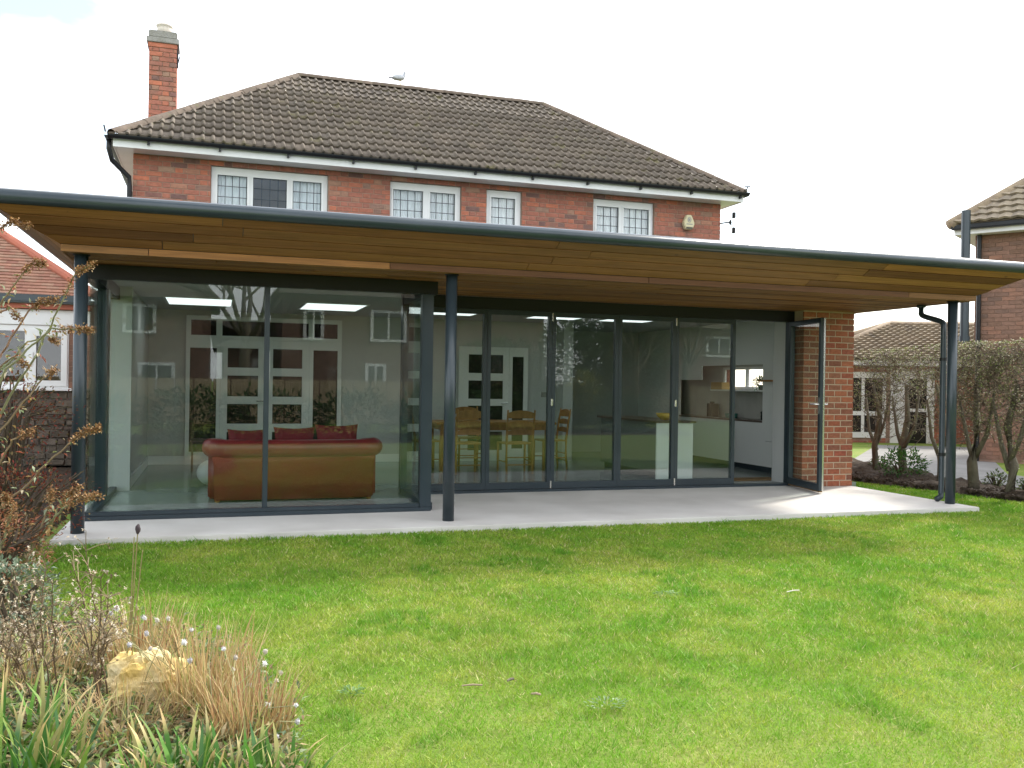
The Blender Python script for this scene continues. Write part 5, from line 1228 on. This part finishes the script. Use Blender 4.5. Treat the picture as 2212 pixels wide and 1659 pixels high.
# golden rock
rc = on_ground(322, 1530, LAWN_Z); bm = bmesh.new(); bmesh.ops.create_icosphere(bm, subdivisions=5, radius=1.0)
from mathutils import noise as mnoise
for v in bm.verts:
    d = v.co.normalized(); k = 1+.30*mnoise.noise(d*1.5+Vector((3.1, 0, 1.2)))+.14*mnoise.noise(d*3.7)+.07*mnoise.noise(d*8)+.03*mnoise.noise(d*18)
    cell = mnoise.cell(d*2.3)*.07; p = d*(k+cell); v.co = Vector(((p.x*.165+rc[0])*U, (p.y*.13+rc[1]+.05)*U, (max(-.3, p.z)*.145+LAWN_Z+.045)*U))
me = bpy.data.meshes.new('rock'); bm.to_mesh(me); bm.free(); tag(link('rock', me, M['rock']), 'rough golden limestone rock among the dry grass', 'rock')

# bits on the lawn
def twig(name, label, u, v, l, ang_, r, m, cat='stick'):
    p = on_ground(u, v, LAWN_Z+.03); d = (math.cos(ang_)*l/2, math.sin(ang_)*l/2)
    tag(ob(name, MB().tube([(p[0]-d[0], p[1]-d[1], p[2]), (p[0], p[1], p[2]+.004), (p[0]+d[0], p[1]+d[1], p[2]+.002)], [r*.7, r, r*.8], 6), M[m]), label, cat)
twig('stick', 'short brown stick lying on the lawn', 1020, 1481, .085, -.25, .004, 'wood')
twig('stick', 'curled brown twig on the lawn near the stick', 1158, 1500, .04, -.7, .005, 'wood')
twig('stick', 'pale straw stem lying on the lawn before the open door', 1713, 1277, .10, .15, .0035, 'pot')
twig('stick', 'dark bit of bark on the lawn beside the stick', 1103, 1469, .035, .4, .006, 'bark')

for (u_, v_, r_, lb) in ((1440, 1287, .05, 'dark clover patch in the lawn by the straw stem'), (1310, 1528, .055, 'pale grey green weed rosette in the lawn right of the twig'), (760, 1500, .03, 'small weed in the lawn beside the border')):
    q = on_ground(u_, v_, LAWN_Z); rng = random.Random(int(u_)); mb = MB()
    for k in range(50):
        a_ = rng.uniform(0, 6.283); rr_ = r_*math.sqrt(rng.random()); mb.leaf((q[0]+rr_*math.cos(a_)*1.5, q[1]+rr_*math.sin(a_), LAWN_Z+rng.uniform(.006, .02)), (math.cos(a_), math.sin(a_), rng.uniform(.1, .8)), .02, .011, vary((.16, .27, .09) if 'pale' not in lb else (.20, .29, .13), rng), .3)
    tag(ob('lawn_weed', mb, M['leaf']), lb, 'weed')
# ------------------------------------------------------------------ grass
def lawn_blades(n, seed, r0, r1, hmul=1.0):
    g = np.random.default_rng(seed)
    r = np.sqrt(g.uniform(r0**2, r1**2, n*3)); keep = g.random(n*3) < np.minimum(1, (4.2/r)**1.15); r = r[keep][:n]
    uu = g.uniform(-120, IW+160, len(r))
    dirx = _f[0]+_r2[0]*(uu-IW/2)/FPX; diry = _f[1]+_r2[1]*(uu-IW/2)/FPX
    x = CAM[0]+dirx*r; y = CAM[1]+diry*r
    ok = np.ones(len(x), bool)
    ok &= ~((x > -0.16) & (x < 8.68) & (y > -0.318) & (y < 2.5)); ok &= ~((x > -.2) & (x < 9.0) & (y > 1.9)); ok &= ~((x < -.17) & (y > -.4))
    by = np.array([p[1] for p in BED])[::-1]; bx_ = np.array([p[0] for p in BED])[::-1]
    lim = np.interp(y, by, bx_); ok &= ~((y < -.36) & (x < lim+g.normal(0, .03, len(x))))
    hy_ = np.array([p[1] for p in HEDGE_F])[::-1]; hx2 = np.array([p[0] for p in HEDGE_F])[::-1]; lim2 = np.interp(y, hy_, hx2, left=10.0, right=9.1)
    ok &= ~((y > -1.2) & (x > lim2+g.normal(0.02, .03, len(x)))) ; ok &= (x < 14) & (y < 6)
    x, y, r = x[ok], y[ok], r[ok]; n = len(x)
    def vn(sc_, sd_):                                   # value noise
        gg = np.random.default_rng(sd_).random((256, 256)); fx, fy = x*sc_+500, y*sc_+500; ix, iy = np.floor(fx).astype(int), np.floor(fy).astype(int); tx, ty = fx-ix, fy-iy
        tx = tx*tx*(3-2*tx); ty = ty*ty*(3-2*ty); ix %= 256; iy %= 256; jx, jy = (ix+1) % 256, (iy+1) % 256
        return (gg[ix, iy]*(1-tx)+gg[jx, iy]*tx)*(1-ty)+(gg[ix, jy]*(1-tx)+gg[jx, jy]*tx)*ty
    p1 = .6*vn(1.3, 1)+.4*vn(2.9, 2); p2 = vn(6.5, 3); p3 = .5*vn(14, 4)+.5*vn(31, 5); p4 = .5*vn(.8, 6)+.5*vn(4.2, 7)
    tuft_ = np.clip((vn(3.4, 8)-.68)*6, 0, 1)*np.clip((p3-.35)*3, 0, 1)
    dry = np.clip((.45*p1+.3*p2+.25*p3)*2.4-.85+g.normal(0, .2, n), 0, 1)*(1-.8*tuft_); lush = np.clip(np.maximum((.6*p4+.4*p3)*2.2-.9, tuft_)+g.normal(0, .15, n), 0, 1)
    c = np.array([.165, .335, .020])[None]*(1-dry[:, None])+np.array([.40, .43, .07])[None]*dry[:, None]
    c = c*(1-.6*lush[:, None])+np.array([.085, .25, .02])[None]*.6*lush[:, None]
    straw = g.random(n) < .045+.10*dry**2; c[straw] = np.array([.52, .46, .22])
    c *= g.uniform(.72, 1.28, n)[:, None]
    h = g.uniform(.010, .030, n)*hmul*(.65+.9*lush)*(.6+.8*p3); h[straw] *= .9; w = np.maximum(.0017, .0006*r)*g.uniform(.7, 1.3, n)
    th = g.uniform(0, 2*np.pi, n); ax_, ay_ = np.cos(th)*w, np.sin(th)*w; ln = g.normal(0, .65, (n, 2))*h[:, None]
    V = np.empty((n, 3, 3)); V[:, 0] = np.stack([x-ax_, y-ay_, np.full(n, LAWN_Z-.012)], 1); V[:, 1] = np.stack([x+ax_, y+ay_, np.full(n, LAWN_Z-.012)], 1)
    V[:, 2] = np.stack([x+ln[:, 0], y+ln[:, 1], LAWN_Z-.012+h*.95], 1); V *= U
    me = bpy.data.meshes.new('lawn_grass'); me.vertices.add(3*n); me.vertices.foreach_set('co', V.astype(np.float32).ravel())
    me.loops.add(3*n); me.loops.foreach_set('vertex_index', np.arange(3*n, dtype=np.int32)); me.polygons.add(n); me.polygons.foreach_set('loop_start', np.arange(0, 3*n, 3, dtype=np.int32))
    me.update(calc_edges=True); a_ = me.color_attributes.new('Col', 'FLOAT_COLOR', 'POINT')
    C = np.ones((n, 3, 4), np.float32); C[:, :, :3] = c[:, None, :]; a_.data.foreach_set('color', C.ravel())
    o = link('lawn_grass', me, M['grass'], kind='stuff'); return o
o = lawn_blades(800000, 1, 2.4, 14.5); o['label'] = 'short patchy green lawn grass'; o['category'] = 'grass'
